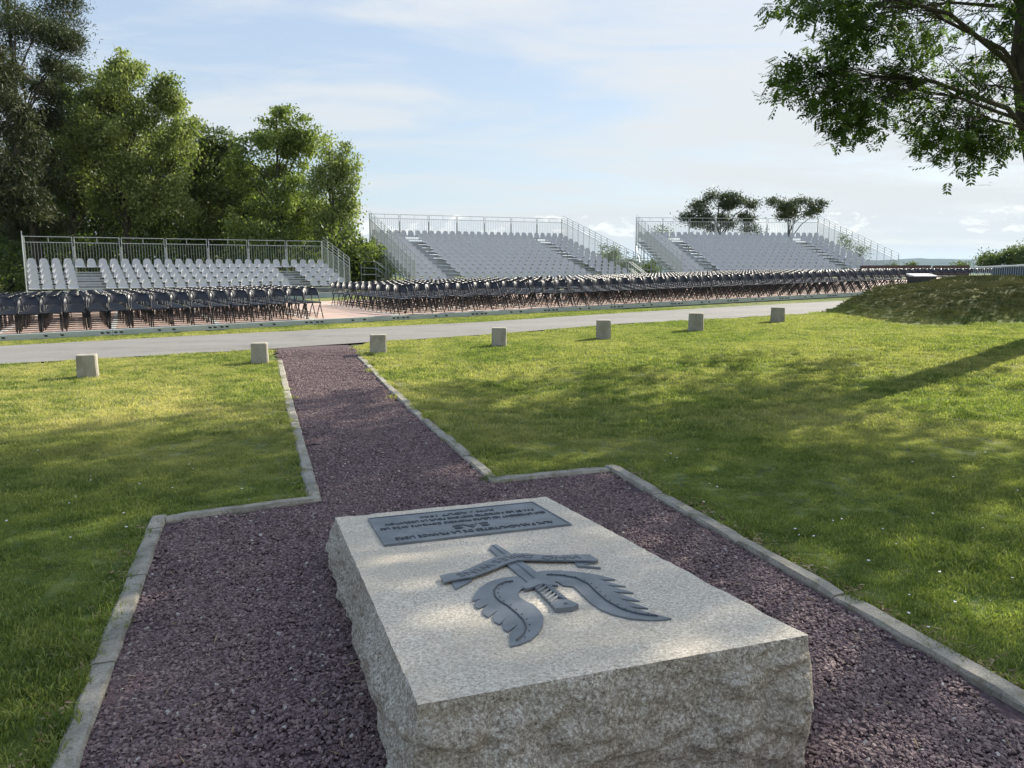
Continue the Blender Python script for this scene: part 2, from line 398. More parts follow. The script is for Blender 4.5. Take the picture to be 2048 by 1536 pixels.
M_['needle'] = leafy('pine_needle', (.032, .046, .020), (.085, .105, .048), .2)
M_['needle_brown'] = leafy('spruce_needle', (.020, .030, .013), (.085, .092, .040), .2)
m, t, p, o = new_mat('far_land'); P = pos(t)
c = mix_n(t, ramp_n(t, noise_n(t, P, .004, 6, .6), [(.4, 0), (.6, 1)]), (.02, .04, .025), (.07, .09, .05))
t.links.new(c, p.inputs['Base Color']); p.inputs['Roughness'].default_value = 1; p.inputs['Specular IOR Level'].default_value = 0; M_['hill'] = m

# ------------------------------------------------------------------ path frame
AX = np.array([-.3134, .9496]); BX = np.array([.9496, .3134])
def ab(b, a): return AX * a + BX * b
road_near = [at(-700, 782, 0, zflat), at(-300, 751, 0, zflat), at(0, 729.5, 0, zflat), at(470, 703, 0, zflat), at(700, 688, 0, zflat), at(960, 671, 0, zflat), at(1250, 648, 0, zflat), at(1410, 640, 0, zflat), at(1690, 624, 0, zflat), at(1900, 612, 0, zflat), at(2200, 596, 0, zflat)]
road_far = [at(-700, 733, 0, zflat), at(-300, 711, 0, zflat), at(0, 693, 0, zflat), at(470, 668, 0, zflat), at(700, 657, 0, zflat), at(960, 645, 0, zflat), at(1250, 626, 0, zflat), at(1410, 617, 0, zflat), at(1690, 602, 0, zflat), at(1900, 591, 0, zflat), at(2200, 577, 0, zflat)]
pe_l, pe_r = at(556, 699), at(698, 689.5)
pe_l[:2] += AX * .35; pe_r[:2] += AX * .35
kl_end, kr_end = at(564, 720), at(713, 713)
gravel_poly = [ab(-.62, .8), ab(-.62, 5.15), ab(.362, 5.30), kl_end[:2], pe_l[:2], pe_r[:2], kr_end[:2], ab(1.605, 5.345), ab(2.595, 5.37), ab(2.595, .8)]
gravel_poly = [np.array(p[:2]) for p in gravel_poly]

# ------------------------------------------------------------------ terrain sheet
def axis(knots):
    out = []
    for (a, b, s) in knots: out += list(np.arange(a, b, s))
    return np.array(out + [knots[-1][1]])
xs = np.concatenate([-np.geomspace(60, 14000, 16)[::-1], axis([(-50, -14, 2.0), (-14, -6, .4), (-6, 5, .1), (5, 20, .2), (20, 60, 2.0)]), np.geomspace(70, 14000, 16)])
ys = np.concatenate([-np.geomspace(15, 3000, 8)[::-1], axis([(-12, 0, 1.0), (0, 9, .1), (9, 24, .2), (24, 44, 1.0), (44, 90, 3.0)]), np.geomspace(95, 5200, 30)])
X, Y = np.meshgrid(xs, ys)
Z = ztl(X, Y)
dist = np.hypot(X, np.maximum(Y, 0) - 20)
Z = Z - 95 * sm(90, 1500, dist)
inside = in_poly(X, Y, gravel_poly) | (seg_dist(X, Y, gravel_poly) < .03)
Z = np.where(inside, Z - .10, Z)
roadpoly = [p[:2] for p in road_near] + [p[:2] for p in reversed(road_far)]
Z = np.where(in_poly(X, Y, roadpoly), np.minimum(Z, zflat(X, Y)) - .03, Z)
V = np.stack([X, Y, Z], -1).reshape(-1, 3); nx = len(xs)
ii, jj = np.meshgrid(np.arange(len(ys) - 1), np.arange(nx - 1), indexing='ij'); a = (ii * nx + jj).ravel()
tag(np_mesh('lawn', V, np.stack([a, a + 1, a + nx + 1, a + nx], -1), M_['lawn'], smooth=True), kind='structure')

def gravel_z(x, y): return float(zt(x, y)) - .020 + .027 * float(sm(12.6, 13.4, y))
gp = [Vector((p[0], p[1], 0)) for p in gravel_poly]
# grow the sheet under the kerbs
cx = np.mean(gravel_poly, 0)
bm = bmesh.new()
step = .12; gx = np.arange(-5.5, 3.2, step); gy = np.arange(.2, 14.6, step)
GX, GY = np.meshgrid(gx, gy); keep = in_poly(GX, GY, gravel_poly) | (seg_dist(GX, GY, gravel_poly) < .11)
idx = -np.ones(GX.shape, int); idx[keep] = np.arange(keep.sum())
GV = np.stack([GX[keep], GY[keep], np.array([gravel_z(x, y) for x, y in zip(GX[keep], GY[keep])]) + .006 * np.sin(GX[keep] * 3.1) * np.cos(GY[keep] * 2.3)], -1)
q = np.stack([idx[:-1, :-1], idx[:-1, 1:], idx[1:, 1:], idx[1:, :-1]], -1).reshape(-1, 4); q = q[(q >= 0).all(1)]
tag(np_mesh('gravel_path', GV, q, M_['gravel'], smooth=True), kind='structure')
bm.free()

mb = MB(); rows = []
def resample(P, n):
    P = np.array(P); d = np.concatenate([[0], np.cumsum(np.linalg.norm(np.diff(P, axis=0), axis=1))]); t = np.linspace(0, d[-1], n)
    return np.stack([np.interp(t, d, P[:, k]) for k in range(3)], -1)
rn, rf = resample(road_near, 120), resample(road_far, 120)
rr = np.random.default_rng(3)
for k in range(9):
    L = rn * (1 - k / 8) + rf * (k / 8)
    if k in (0, 8): L[:, :2] += rr.normal(0, .025, (120, 2))
    L[:, 2] = zflat(L[:, 0], L[:, 1]) + .012 + .02 * math.sin(math.pi * k / 8)
    rows.append(L)
tag(mb.grid(np.array(rows)).build('road', M_['asphalt'], smooth=True), kind='structure')

# kerb stones
def kerb(p, q, side, w=.10, top=.008, seed=0, chunk=(.75, 1.15)):
    rnd = random.Random(seed); p = np.array(p[:2]); q = np.array(q[:2]); L = np.linalg.norm(q - p); d = (q - p) / L
    nrm = np.array([-d[1], d[0]]) * side; mb = MB(); s = 0
    while s < L - .02:
        l = min(rnd.uniform(*chunk), L - s);
        if L - s - l < .25: l = L - s
        a = p + d * (s + .004); b = p + d * (s + l - .004); j = rnd.uniform(-.006, .006); wz = w + rnd.uniform(-.012, .012)
        n = 7; G0 = []
        for i in range(n + 1):
            c = a + (b - a) * i / n; r1, r2, r3, r4 = [rnd.uniform(-.004, .004) for _ in range(4)]
            zz = float(zt(c[0], c[1])); ed = .004 if 0 < i < n else -.006
            prof = [(-.0 + r1, -.14), (-.0 + r1, top - .014), (.010 + r2, top + j + ed), (wz - .016 + r3, top + j + ed + r4 * .6), (wz + r3, top - .014), (wz + r3, -.14)]
            G0.append([(c[0] + nrm[0] * u, c[1] + nrm[1] * u, zz + v) for u, v in prof])
        mb.grid(G0)
        for e in (0, n): 
            bb = len(mb.v); mb.v += G0[e]; mb.f.append(tuple(range(bb, bb + 6)))
        s += l
    return tag(mb.build('kerb', M_['kerb']), kind='structure')
g_ = gravel_poly
kerb(g_[0], g_[1] + AX * .13, 1, seed=1); kerb(g_[1], g_[2] - BX * .0, 1, seed=2); kerb(g_[2] + AX * .0, g_[3], 1, seed=3)
kerb(g_[7] , g_[6], -1, seed=4); kerb(g_[8], g_[7], -1, seed=5) ; kerb(g_[9], g_[8] + AX * .13, -1, seed=6, top=.014); kerb(g_[0] - BX * .13, g_[9] + BX * .13, -1, seed=8)

# ------------------------------------------------------------------ instanced ground cover (geometry nodes)
hidden = bpy.data.collections.new('cover_sources')
def scatter(name, pts, rot, scl, idx, sources, label_kind='stuff'):
    me = bpy.data.meshes.new(name); me.vertices.add(len(pts)); me.vertices.foreach_set('co', np.asarray(pts, np.float32).ravel())
    for an, dat, ty in (('rz', rot, 'FLOAT'), ('sc', scl, 'FLOAT')):
        a = me.attributes.new(an, ty, 'POINT'); a.data.foreach_set('value', np.asarray(dat, np.float32))
    a = me.attributes.new('ix', 'INT', 'POINT'); a.data.foreach_set('value', np.asarray(idx, np.int32))
    me.update(); o = link(bpy.data.objects.new(name, me)); o['kind'] = label_kind
    c = bpy.data.collections.new(name + '_sources')
    for s_ in sources: COL.objects.unlink(s_); c.objects.link(s_)
    ng = bpy.data.node_groups.new(name, 'GeometryNodeTree')
    ng.interface.new_socket('Geometry', in_out='INPUT', socket_type='NodeSocketGeometry'); ng.interface.new_socket('Geometry', in_out='OUTPUT', socket_type='NodeSocketGeometry')
    gi, go = ng.nodes.new('NodeGroupInput'), ng.nodes.new('NodeGroupOutput')
    ci = ng.nodes.new('GeometryNodeCollectionInfo'); ci.inputs['Collection'].default_value = c; ci.inputs['Separate Children'].default_value = True; ci.inputs['Reset Children'].default_value = True
    m2p = ng.nodes.new('GeometryNodeMeshToPoints'); iop = ng.nodes.new('GeometryNodeInstanceOnPoints'); iop.inputs['Pick Instance'].default_value = True
    def att(n, ty):
        x = ng.nodes.new('GeometryNodeInputNamedAttribute'); x.data_type = ty; x.inputs['Name'].default_value = n; return x.outputs['Attribute']
    cb = ng.nodes.new('ShaderNodeCombineXYZ'); L = ng.links.new
    L(att('rz', 'FLOAT'), cb.inputs[2]); L(gi.outputs[0], m2p.inputs['Mesh']); L(m2p.outputs[0], iop.inputs['Points']); L(ci.outputs[0], iop.inputs['Instance'])
    L(att('ix', 'INT'), iop.inputs['Instance Index']); L(cb.outputs[0], iop.inputs['Rotation'])
    cs = ng.nodes.new('ShaderNodeCombineXYZ'); sc = att('sc', 'FLOAT')
    for k in range(3): L(sc, cs.inputs[k])
    L(cs.outputs[0], iop.inputs['Scale']); L(iop.outputs[0], go.inputs[0])
    md = o.modifiers.new('cover', 'NODES'); md.node_group = ng
    return o
def blade_patch(k, size, n, h0, h1, w, mat='blade'):
    r = np.random.default_rng(100 + k); V = []; F = []; T = []
    px = r.uniform(-size / 2, size / 2, n) ; py = r.uniform(-size / 2, size / 2, n)
    h = r.uniform(h0, h1, n) * (1 + .35 * np.sin(px * 25 + k) * np.cos(py * 21)); th = r.uniform(0, 2 * math.pi, n); ln = r.uniform(.3, 1.15, n) * h; lt = r.uniform(0, 2 * math.pi, n)
    ww = w * r.uniform(.7, 1.3, n); ca, sa = np.cos(th), np.sin(th); lx, ly = np.cos(lt) * ln, np.sin(lt) * ln
    b0 = np.stack([px - ca * ww, py - sa * ww, -.01 + 0 * h], -1); b1 = np.stack([px + ca * ww, py + sa * ww, -.01 + 0 * h], -1)
    m0 = np.stack([px - ca * ww * .8 + lx * .4, py - sa * ww * .8 + ly * .4, h * .65], -1); m1 = np.stack([px + ca * ww * .8 + lx * .4, py + sa * ww * .8 + ly * .4, h * .65], -1)
    tp = np.stack([px + lx, py + ly, h], -1); tp2 = tp + np.stack([ca * ww * .15, sa * ww * .15, 0 * h], -1)
    V = np.stack([b0, b1, m1, m0, tp2, tp], 1).reshape(-1, 3); i = np.arange(n) * 6
    F = np.concatenate([np.stack([i, i + 1, i + 2, i + 3], -1), np.stack([i + 3, i + 2, i + 4, i + 5], -1)])
    tt = r.random(n) ** 2
    return np_mesh('grass_patch', V, F, M_[mat], attr={'tint': np.concatenate([tt, tt])})
near_src = [blade_patch(k, .26, 520, .010, .030, .0020) for k in range(6)]
mid_src = [blade_patch(20 + k, .44, 460, .014, .036, .0038) for k in range(5)]
rg = np.random.default_rng(5)
def cover_points(region, spacing, cond):
    x0, x1, y0, y1 = region; gx = np.arange(x0, x1, spacing); gy = np.arange(y0, y1, spacing); A, B = np.meshgrid(gx, gy)
    A = (A + rg.uniform(-.3, .3, A.shape) * spacing).ravel(); B = (B + rg.uniform(-.3, .3, B.shape) * spacing).ravel()
    u, v = proj(np.stack([A, B, ztl(A, B)], -1)); f_ = B > .3; k = f_ & (u > -700) & (u < 3000) & (v < 2400) & cond(A, B); return A[k], B[k]
def lawn_ok(m):
    return lambda x, y: ~in_poly(x, y, gravel_poly) & (seg_dist(x, y, gravel_poly) > m + .10) & ~in_poly(x, y, roadpoly) & (seg_dist(x, y, roadpoly) > m)
a1, b1 = cover_points((-7, 8, 1.0, 7.5), .155, lawn_ok(.05))
pts = np.stack([a1, b1, ztl(a1, b1)], -1)
pts, sc_, ix_, src = pts, rg.uniform(.75, 1.3, len(a1)), rg.integers(0, 6, len(a1)), near_src
dryn = .8 + .5 * np.sin(a1 * 1.9 + 1.3 * np.sin(b1 * 1.4)) * np.cos(b1 * 2.3)
scatter('grass', pts, rg.uniform(0, 6.28, len(a1)), sc_ * np.clip(dryn, .6, 1.25), ix_, near_src)
deckline = [at(0, 684, 0, zflat), at(1740, 592, 0, zflat)]
def far_ok(x, y):
    d0, d1 = deckline; cr = (d1[0] - d0[0]) * (y - d0[1]) - (d1[1] - d0[1]) * (x - d0[0])
    return lawn_ok(.12)(x, y) & (cr < -1.5)
a2, b2 = cover_points((-18, 24, 7.3, 24), .27, far_ok)
onm = mound(a2, b2) > .05; a2, b2 = a2[~onm], b2[~onm]; onm = onm[~onm]
pts = np.stack([a2, b2, ztl(a2, b2)], -1)
scatter('grass', pts, rg.uniform(0, 6.28, len(a2)), rg.uniform(.7, 1.2, len(a2)) * np.where(onm, 1.25, 1.0), rg.integers(0, 5, len(a2)), mid_src)
tuft_src = [blade_patch(40 + k, .09, 70, .012, .042, .0022) for k in range(4)]
tp = []
for (p, q, s_) in ((g_[0], g_[1], 1), (g_[1], g_[2], 1), (g_[2], g_[3], 1), (g_[7], g_[6], -1), (g_[8], g_[7], -1), (g_[9], g_[8], -1)):
    d = (q - p); L = np.linalg.norm(d); d = d / L; nr = np.array([-d[1], d[0]]) * s_
    for _ in range(int(L * 26)):
        tp.append(p + d * rg.uniform(0, L) + nr * (.095 + abs(rg.normal(0, .03))))
tp = np.array(tp); scatter('grass', np.stack([tp[:, 0], tp[:, 1], ztl(tp[:, 0], tp[:, 1])], -1), rg.uniform(0, 6.28, len(tp)), rg.uniform(.5, 1.3, len(tp)), rg.integers(0, 4, len(tp)), tuft_src)

a4, b4 = cover_points((7.0, 19, 15.5, 24), .105, lambda x, y: (mound(x, y) > .04) & ~in_poly(x, y, roadpoly))
scatter('grass', np.stack([a4, b4, ztl(a4, b4)], -1), rg.uniform(0, 6.28, len(a4)), rg.uniform(.35, 1.15, len(a4)), rg.integers(0, 4, len(a4)), [blade_patch(60 + k, .12, 60, .02, .05, .004, 'rough') for k in range(4)])

def chip_patch(k, size, n, r0, r1):
    r = np.random.default_rng(300 + k); V = []; F = []; T = []
    for i in range(n):
        c = np.array([*r.uniform(-size / 2, size / 2, 2), r.uniform(0, .012)]); m_ = 5; rad = r.uniform(r0, r1); asp = r.uniform(.5, .9)
        ang = np.sort(r.uniform(0, 2 * math.pi, m_)) if r.random() < .3 else np.arange(m_) * 2 * math.pi / m_ + r.uniform(-.35, .35, m_)
        base = np.stack([np.cos(ang) * rad, np.sin(ang) * rad * asp, 0 * ang], -1); th = r.uniform(.12, .26) * rad
        up = base * np.array([.82, .82, 0]) + np.array([0, 0, th]); P = np.concatenate([base - np.array([0, 0, th]), up])
        Rm = np.array(Matrix.Rotation(r.uniform(0, 6.28), 3, 'Z') @ Matrix.Rotation(r.normal(0, .33), 3, 'X') @ Matrix.Rotation(r.normal(0, .33), 3, 'Y'))
        P = P @ Rm.T + c; b = len(V); V += list(P); tt = r.random()
        for j in range(m_): j2 = (j + 1) % m_; F.append((b + j, b + j2, b + m_ + j2, b + m_ + j)); T.append(tt)
        F.append((b + m_, b + m_ + 1, b + m_ + 2, b + m_ + 3)); F.append((b + m_, b + m_ + 3, b + m_ + 4, b + m_ + 4)); T += [tt, tt]
    V = np.array(V); F = [f for f in F]; me_f = []
    for f in F: me_f.append(f)
    mb = MB(); mb.v = [tuple(v) for v in V]; mb.f = [tuple(dict.fromkeys(f)) for f in me_f]
    me = bpy.data.meshes.new('gravel_patch'); me.from_pydata(mb.v, [], mb.f)
    at_ = me.attributes.new('tint', 'FLOAT', 'FACE'); at_.data.foreach_set('value', np.array(T, np.float32)); me.materials.append(M_['chip']); me.update()
    return link(bpy.data.objects.new('gravel_patch', me))
BLK_POLY = [ab(.40, 1.93), ab(1.56, 1.93), ab(1.56, 4.1), ab(.40, 4.1)]
def grav_ok(x, y): return in_poly(x, y, gravel_poly) & (seg_dist(x, y, gravel_poly) > .012) & ~in_poly(x, y, BLK_POLY)
chips = [chip_patch(k, .22, 430, .006, .0135) for k in range(6)]
a3, b3 = cover_points((-4.5, 3, 1.7, 13.8), .155, grav_ok)
scatter('gravel', np.stack([a3, b3, zt(a3, b3) - .020 + .022 * sm(12.6, 13.4, b3)], -1), rg.uniform(0, 6.28, len(a3)), rg.uniform(.9, 1.15, len(a3)), rg.integers(0, 6, len(a3)), chips)
# the loose gravel fans out where the path meets the road
# daisies
V = []; F = []
dr = np.random.default_rng(11)
for _ in range(80):
    px, py = (dr.uniform(0, 560), dr.uniform(790, 1100)) if dr.random() < .35 else (dr.uniform(1300, 2048), dr.uniform(900, 1350))
    P = at(px, py); 
    if not lawn_ok(.05)(P[0:1], P[1:2])[0]: continue
    z = float(ztl(P[0], P[1])) + .035; r_ = dr.uniform(.006, .010); b = len(V)
    V += [(P[0] + r_ * math.cos(k * math.pi / 2 + .3), P[1] + r_ * math.sin(k * math.pi / 2 + .3), z + dr.uniform(-.003, .003)) for k in range(4)]; F.append((b, b + 1, b + 2, b + 3))
tag(np_mesh('daisies', V, F, M_['white_panel']), kind='stuff')

V = []; F = []; T = []
lr = np.random.default_rng(12)
def flake(P, L, w, T_):
    a = lr.uniform(0, 6.28); d = np.array([math.cos(a), math.sin(a), lr.normal(0, .15)]); s = np.array([-math.sin(a), math.cos(a), lr.normal(0, .3)]); b = len(V)
    V.extend([P - d * L / 2, P + s * w / 2, P + d * L / 2, P - s * w / 2]); F.append((b, b + 1, b + 2, b + 3)); T.append(T_)
for (p, q, s_, dn) in ((g_[9], g_[8], -1, 230), (g_[8], g_[7], -1, 90), (g_[7], g_[6], -1, 50), (g_[0], g_[1], 1, 80), (g_[1], g_[2], 1, 90), (g_[2], g_[3], 1, 40)):
    d = q - p; L = np.linalg.norm(d); d = d / L; nr = np.array([-d[1], d[0]]) * s_
    for _ in range(int(L * dn)):
        P = p + d * lr.uniform(0, L) + nr * (.105 + abs(lr.normal(0, .05)) * (1.6 if lr.random() < .3 else 1)); flake(np.array([P[0], P[1], float(ztl(P[0], P[1])) + lr.uniform(.004, .022)]), lr.uniform(.015, .05), lr.uniform(.004, .016), lr.random())
for _ in range(420):
    P = ab(lr.uniform(-.55, 2.5), lr.uniform(1.2, 5.2)) if lr.random() < .7 else ab(lr.uniform(.4, 1.55), lr.uniform(5.2, 11))
    if in_poly(P[0:1], P[1:2], BLK_POLY)[0]: continue
    flake(np.array([P[0], P[1], float(zt(P[0], P[1])) + .002]), lr.uniform(.03, .09), lr.uniform(.0025, .006), lr.random() * .6 + .4)
M_['litter'] = leafy('dead_leaves', (.14, .075, .035), (.42, .33, .20), .1, .8)
o = np_mesh('leaf_litter', V, F, M_['litter'], attr={'tint': T}); o['kind'] = 'stuff'

# ------------------------------------------------------------------ memorial block
ZN = .44
def onz(px, py, z): v = ray(px, py); t = (z - EYE) / v[2]; return np.array([v[0] * t, v[1] * t, z])
Cc = onz(1617, 1270, ZN); Aa = onz(835, 1410, ZN); sdir = (Cc - Aa); WID = np.linalg.norm(sdir); sdir /= WID
nd = np.array([-sdir[1], sdir[0], 0])
def far_pt(S0, px, py):
    v = ray(px, py); r = np.linalg.solve(np.array([[nd[0], -v[0]], [nd[1], -v[1]]]), -S0[:2]); return r[0], EYE + v[2] * r[1]
l1, z1 = far_pt(Cc, 1100, 992); l2, z2 = far_pt(Aa, 668, 1035); LEN = (l1 + l2) / 2; ZF = (z1 + z2) / 2
tdir = nd * LEN + np.array([0, 0, ZF - ZN]); TL = np.linalg.norm(tdir); tdir /= TL; nrm = np.cross(sdir, tdir)
def B3(s, t, z=0.0): return Aa + sdir * s + tdir * t + nrm * z
def bl(px, py, z=0.0):    # pixel on the block's top -> (s, t)
    v = ray(px, py); o_ = np.array([0, 0, EYE]) - Aa - nrm * z; k = -(o_ @ nrm) / (v @ nrm); P = o_ + v * k; return float(P @ sdir), float(P @ tdir)
memo = empty('memorial', (float(B3(WID / 2, TL / 2)[0]), float(B3(WID / 2, TL / 2)[1]), 0.0))
tag(memo, 'pale granite memorial block with bronze plaque and winged dagger emblem, lying on purple gravel', 'memorial')
from mathutils import noise as mn
def rough_side(P, Q, outn, nseg, nz, chipk=.065):
    """a rock-faced side under the top edge P->Q"""
    G = []
    for i in range(nseg + 1):
        e = P + (Q - P) * i / nseg; rowp = []
        for k in range(nz + 1):
            f = k / nz; z = e[2] * (1 - f) + (-.10) * f
            v = Vector((e[0] * 3.2, e[1] * 3.2, z * 4.5)); d = mn.fractal(v, .9, 2.1, 5) * .5
            fv = mn.voronoi(Vector((e[0] * 5.0, e[1] * 5.0, z * 11)) + Vector((d, d, d)) * .5)[0]; chipf = min(.5, fv[1] - fv[0]) * chipk; v2 = Vector((e[0] * 9, e[1] * 9, z * 14)); d2 = mn.ridged_multi_fractal(v2, 1, 2, 3, 1, 2) * .006
            bulge = .035 * math.sin(math.pi * min(1, f * 1.1)) - .075 * max(0, f - .62)
            amt = min(1, f * 6) ; corner = min(1, min(i, nseg - i) / 3)
            off = (bulge + d * .085 * corner + d2 * 1.8 * corner + (chipf - .012) * corner) * amt - (.010 * mn.noise(v2 * 1.7) + .002 if k == 0 else 0)
            if k == 0: off = (-abs(.007 * mn.noise(v2)) - .012 * max(0, mn.noise(v2 * .6) - .25)) * max(corner, .25)
            rowp.append((e[0] + outn[0] * off, e[1] + outn[1] * off, z - ((abs(.003 * mn.noise(v2)) + .010 * max(0, mn.noise(v2 * .6) - .25)) if k == 0 else 0)))
        G.append(rowp)
    return np.array(G)
c00, c10, c11, c01 = B3(0, 0), B3(WID, 0), B3(WID, TL), B3(0, TL)
sides = [rough_side(c00, c10, -nd, 150, 56), rough_side(c10, c11, sdir, 110, 56), rough_side(c11, c01, nd, 60, 24), rough_side(c01, c00, -sdir, 180, 56, .038)]
# stitch corners by averaging
for i in range(4):
    A_, B_ = sides[i], sides[(i + 1) % 4]
    if A_.shape[1] == B_.shape[1]:
        mdl = (A_[-1] + B_[0]) / 2; A_[-1] = mdl; B_[0] = mdl
sides[2][0] = np.array([sides[1][-1][int(round(k * 56 / 24))] for k in range(25)]); sides[2][-1] = np.array([sides[3][0][int(round(k * 56 / 24))] for k in range(25)])
mb = MB()
for G in sides: mb.grid(G)
blk = mb.build('stone_body', M_['stone_side'], memo, smooth=True)
loop = [tuple(p) for G in sides for p in G[:-1, 0]]
tb = MB(); ctr = B3(WID / 2, TL / 2); n = len(loop); tb.v = loop + [tuple(ctr)]
tb.f = [(i, (i + 1) % n, n) for i in range(n)]
tb.build('sawn_top', M_['stone_top'], memo)
# plaque
plq = [bl(736, 1037.6, .012), bl(769, 1090, .012), bl(1140.7, 1046, .012), bl(1063.8, 1001, .012)]
po = np.mean(plq, 0); MBt = lambda s, t, z: B3(s, t, z)
s0 = (plq[0][0] + plq[1][0]) / 2; s1 = (plq[2][0] + plq[3][0]) / 2; t0 = (plq[1][1] + plq[2][1]) / 2; t1 = (plq[0][1] + plq[3][1]) / 2
pb = MB().prism([(s0, t0), (s1, t0), (s1, t1), (s0, t1)], -.004, .008, MBt)
plaque = pb.build('plaque', M_['bronze'], memo)
rim = MB()
for (a, b, c, d) in ((s0, s1, t0, t0 + .008), (s0, s1, t1 - .008, t1), (s0, s0 + .008, t0 + .008, t1 - .008), (s1 - .008, s1, t0 + .008, t1 - .008)):
    rim.prism([(a, c), (b, c), (b, d), (a, d)], .0084, .0115, MBt)
rim.build('rim', M_['bronze'], plaque)
def text_mesh(s_, size, depth, place, mb, squeeze=1.0, weight=0.0):
    cu = bpy.data.curves.new('lettering', 'FONT'); cu.body = s_; cu.size = size; cu.extrude = depth; cu.align_x = 'CENTER'; cu.align_y = 'CENTER'; cu.offset = weight; cu.resolution_u = 3
    o = bpy.data.objects.new('lettering', cu); COL.objects.link(o); dg = bpy.context.evaluated_depsgraph_get(); me = bpy.data.meshes.new_from_object(o.evaluated_get(dg))
    b = len(mb.v)
    for v in me.vertices: mb.v.append(tuple(place(v.co.x * squeeze, v.co.y, v.co.z)))
    for f in me.polygons: mb.f.append(tuple(b + i for i in f.vertices))
    bpy.data.objects.remove(o); bpy.data.curves.remove(cu); return mb
PW, PH = s1 - s0, t1 - t0; cs, ct = (s0 + s1) / 2, (t0 + t1) / 2
lm = MB()
for s_, sz, off, sq in (('AUX PARACHUTISTES DE LA FRANCE LIBRE', .062, .345, None), ('SAS', .105, .165, None),
                        ('QUI LIVRERENT ICI LEURS PREMIERS COMBATS AVEC LES', .052, -.03, None), ('F.F.I. ET LES PATRIOTES BRETONS POUR LA LIBERATION', .052, -.18, None), ('JUIN - AOUT 1944', .052, -.33, None)):
    wid = {'A': .86, 'S': .20, 'Q': .94, 'F': .86, 'J': .44}[s_[0]] * PW
    cu = bpy.data.curves.new('m', 'FONT'); cu.body = s_; cu.size = sz; ob = bpy.data.objects.new('m', cu); COL.objects.link(ob); bpy.context.view_layer.update(); nat = ob.dimensions.x * .86; bpy.data.objects.remove(ob)
    sq = wid / nat
    text_mesh(s_, sz * .86 * PH / .5, .002, (lambda x, y, z, off=off: B3(cs - x, ct - off * PH - y, .0100 + z)), lm, sq * .5 / PH, 0)
lm.build('lettering', M_['bronze_dark'], plaque)  # toned darker than the plaque to stand for the letters' shadowed sides
# emblem: outlines read off the top face
def E(x, y, z=.01): return bl(860 + x / 4.096, 1060 + y / 4.096, z)
def El(L, z=.01): return [E(x, y, z) for x, y in L]
wing_l = [(700, 378), (620, 385), (540, 405), (470, 430), (410, 470), (370, 515), (348, 560), (350, 580), (385, 570), (425, 556), (362, 594), (372, 628), (400, 641), (440, 622), (478, 604), (430, 650), (438, 688), (478, 712), (520, 680), (560, 652), (510, 705), (525, 748), (570, 771), (600, 742), (636, 704), (590, 762), (603, 812), (640, 830), (680, 800), (722, 770), (648, 850), (655, 950), (740, 932), (830, 895), (890, 840), (925, 770), (930, 710), (900, 660), (850, 610), (780, 580), (735, 550), (722, 515), (740, 490), (775, 470), (800, 440), (800, 400)]
wing_r = [(860, 345), (940, 332), (1050, 330), (1180, 340), (1290, 352), (1380, 368), (1450, 384), (1518, 402), (1450, 404), (1385, 402), (1480, 432), (1602, 459), (1530, 455), (1440, 449), (1560, 482), (1667, 513), (1600, 511), (1495, 503), (1610, 540), (1718, 579), (1640, 572), (1550, 560), (1680, 603), (1787, 639), (1720, 635), (1630, 625), (1740, 662), (1860, 692), (1978, 722), (1900, 733), (1800, 736), (1640, 722), (1500, 690), (1400, 650), (1310, 590), (1250, 530), (1210, 490), (1170, 460), (1090, 452), (1050, 425), (960, 400), (900, 380)]
rib_l = [(680, 418), (620, 425), (560, 448), (525, 490), (532, 540), (570, 580), (640, 622), (710, 680), (768, 740), (788, 790), (770, 850), (712, 903)]
rib_r = [(955, 365), (1080, 370), (1200, 392), (1300, 442), (1370, 512), (1450, 580), (1560, 640), (1680, 680), (1780, 695), (1865, 702)]
def wing(poly, rib, name='wing'):
    w = MB().prism(El(poly, .006), -.003, .006, MBt).build(name, M_['bronze'], memo)
    pts = np.array([B3(*E(x, y, .007), .0075) for x, y in rib]); pts = resample(pts, 40)
    r_ = MB().tube(pts, .0034, 6)
    for k in range(1, 39, 3):
        d = pts[k + 1] - pts[k]; d /= np.linalg.norm(d); nn = np.cross(nrm, d) * .014
        p = pts[k] + nn; r_.tube([p - nrm * .004, p + nrm * .0008], .0028, 5)
    r_.build('feather_rib', M_['bronze_dark'], w); return w
wing(wing_l, rib_l); wing(wing_r, rib_r)
blade = [(485, 147), (492, 126), (540, 113), (600, 148), (780, 270), (900, 360), (945, 402), (860, 430), (800, 425), (785, 410), (635, 285)]
dg_ = MB().prism(El(blade, .011), -.003, .010, MBt)
dagger = dg_.build('dagger', M_['bronze'], memo)
rd = [B3(*E(x, y, .011), .0105) for x, y in ((515, 125), (700, 262), (880, 410))]
MB().tube(rd, .004, 5).build('blade_ridge', M_['bronze'], dagger)
guard = [(765, 440), (765, 470), (790, 481), (850, 462), (905, 440), (1050, 453), (1012, 405), (930, 380), (860, 395), (800, 428)]
MB().prism(El(guard, .016), .0065, .016, MBt).build('cross_guard', M_['bronze'], dagger)
grip = [(850, 462), (905, 440), (990, 448), (1145, 574), (1075, 580), (1010, 625), (930, 540)]
gr = MB().prism(El(grip, .012), -.003, .012, MBt)
for k in range(6):
    f = k / 5.6; ax, ay = 868 + f * 130, 478 + f * 125; bx, by = 925 + f * 135, 448 + f * 115; cx_, cy_ = 1002 + f * 130, 462 + f * 108
    gr.tube([B3(*E(ax, ay, .014), .011), B3(*E(bx, by, .014), .017), B3(*E(cx_, cy_, .014), .011)], .0055, 6)
gr.build('grip', M_['bronze'], dagger)
pom = [(1008, 618), (1030, 641), (1100, 634), (1165, 630), (1217, 606), (1185, 590), (1145, 572), (1075, 577), (1012, 598)]
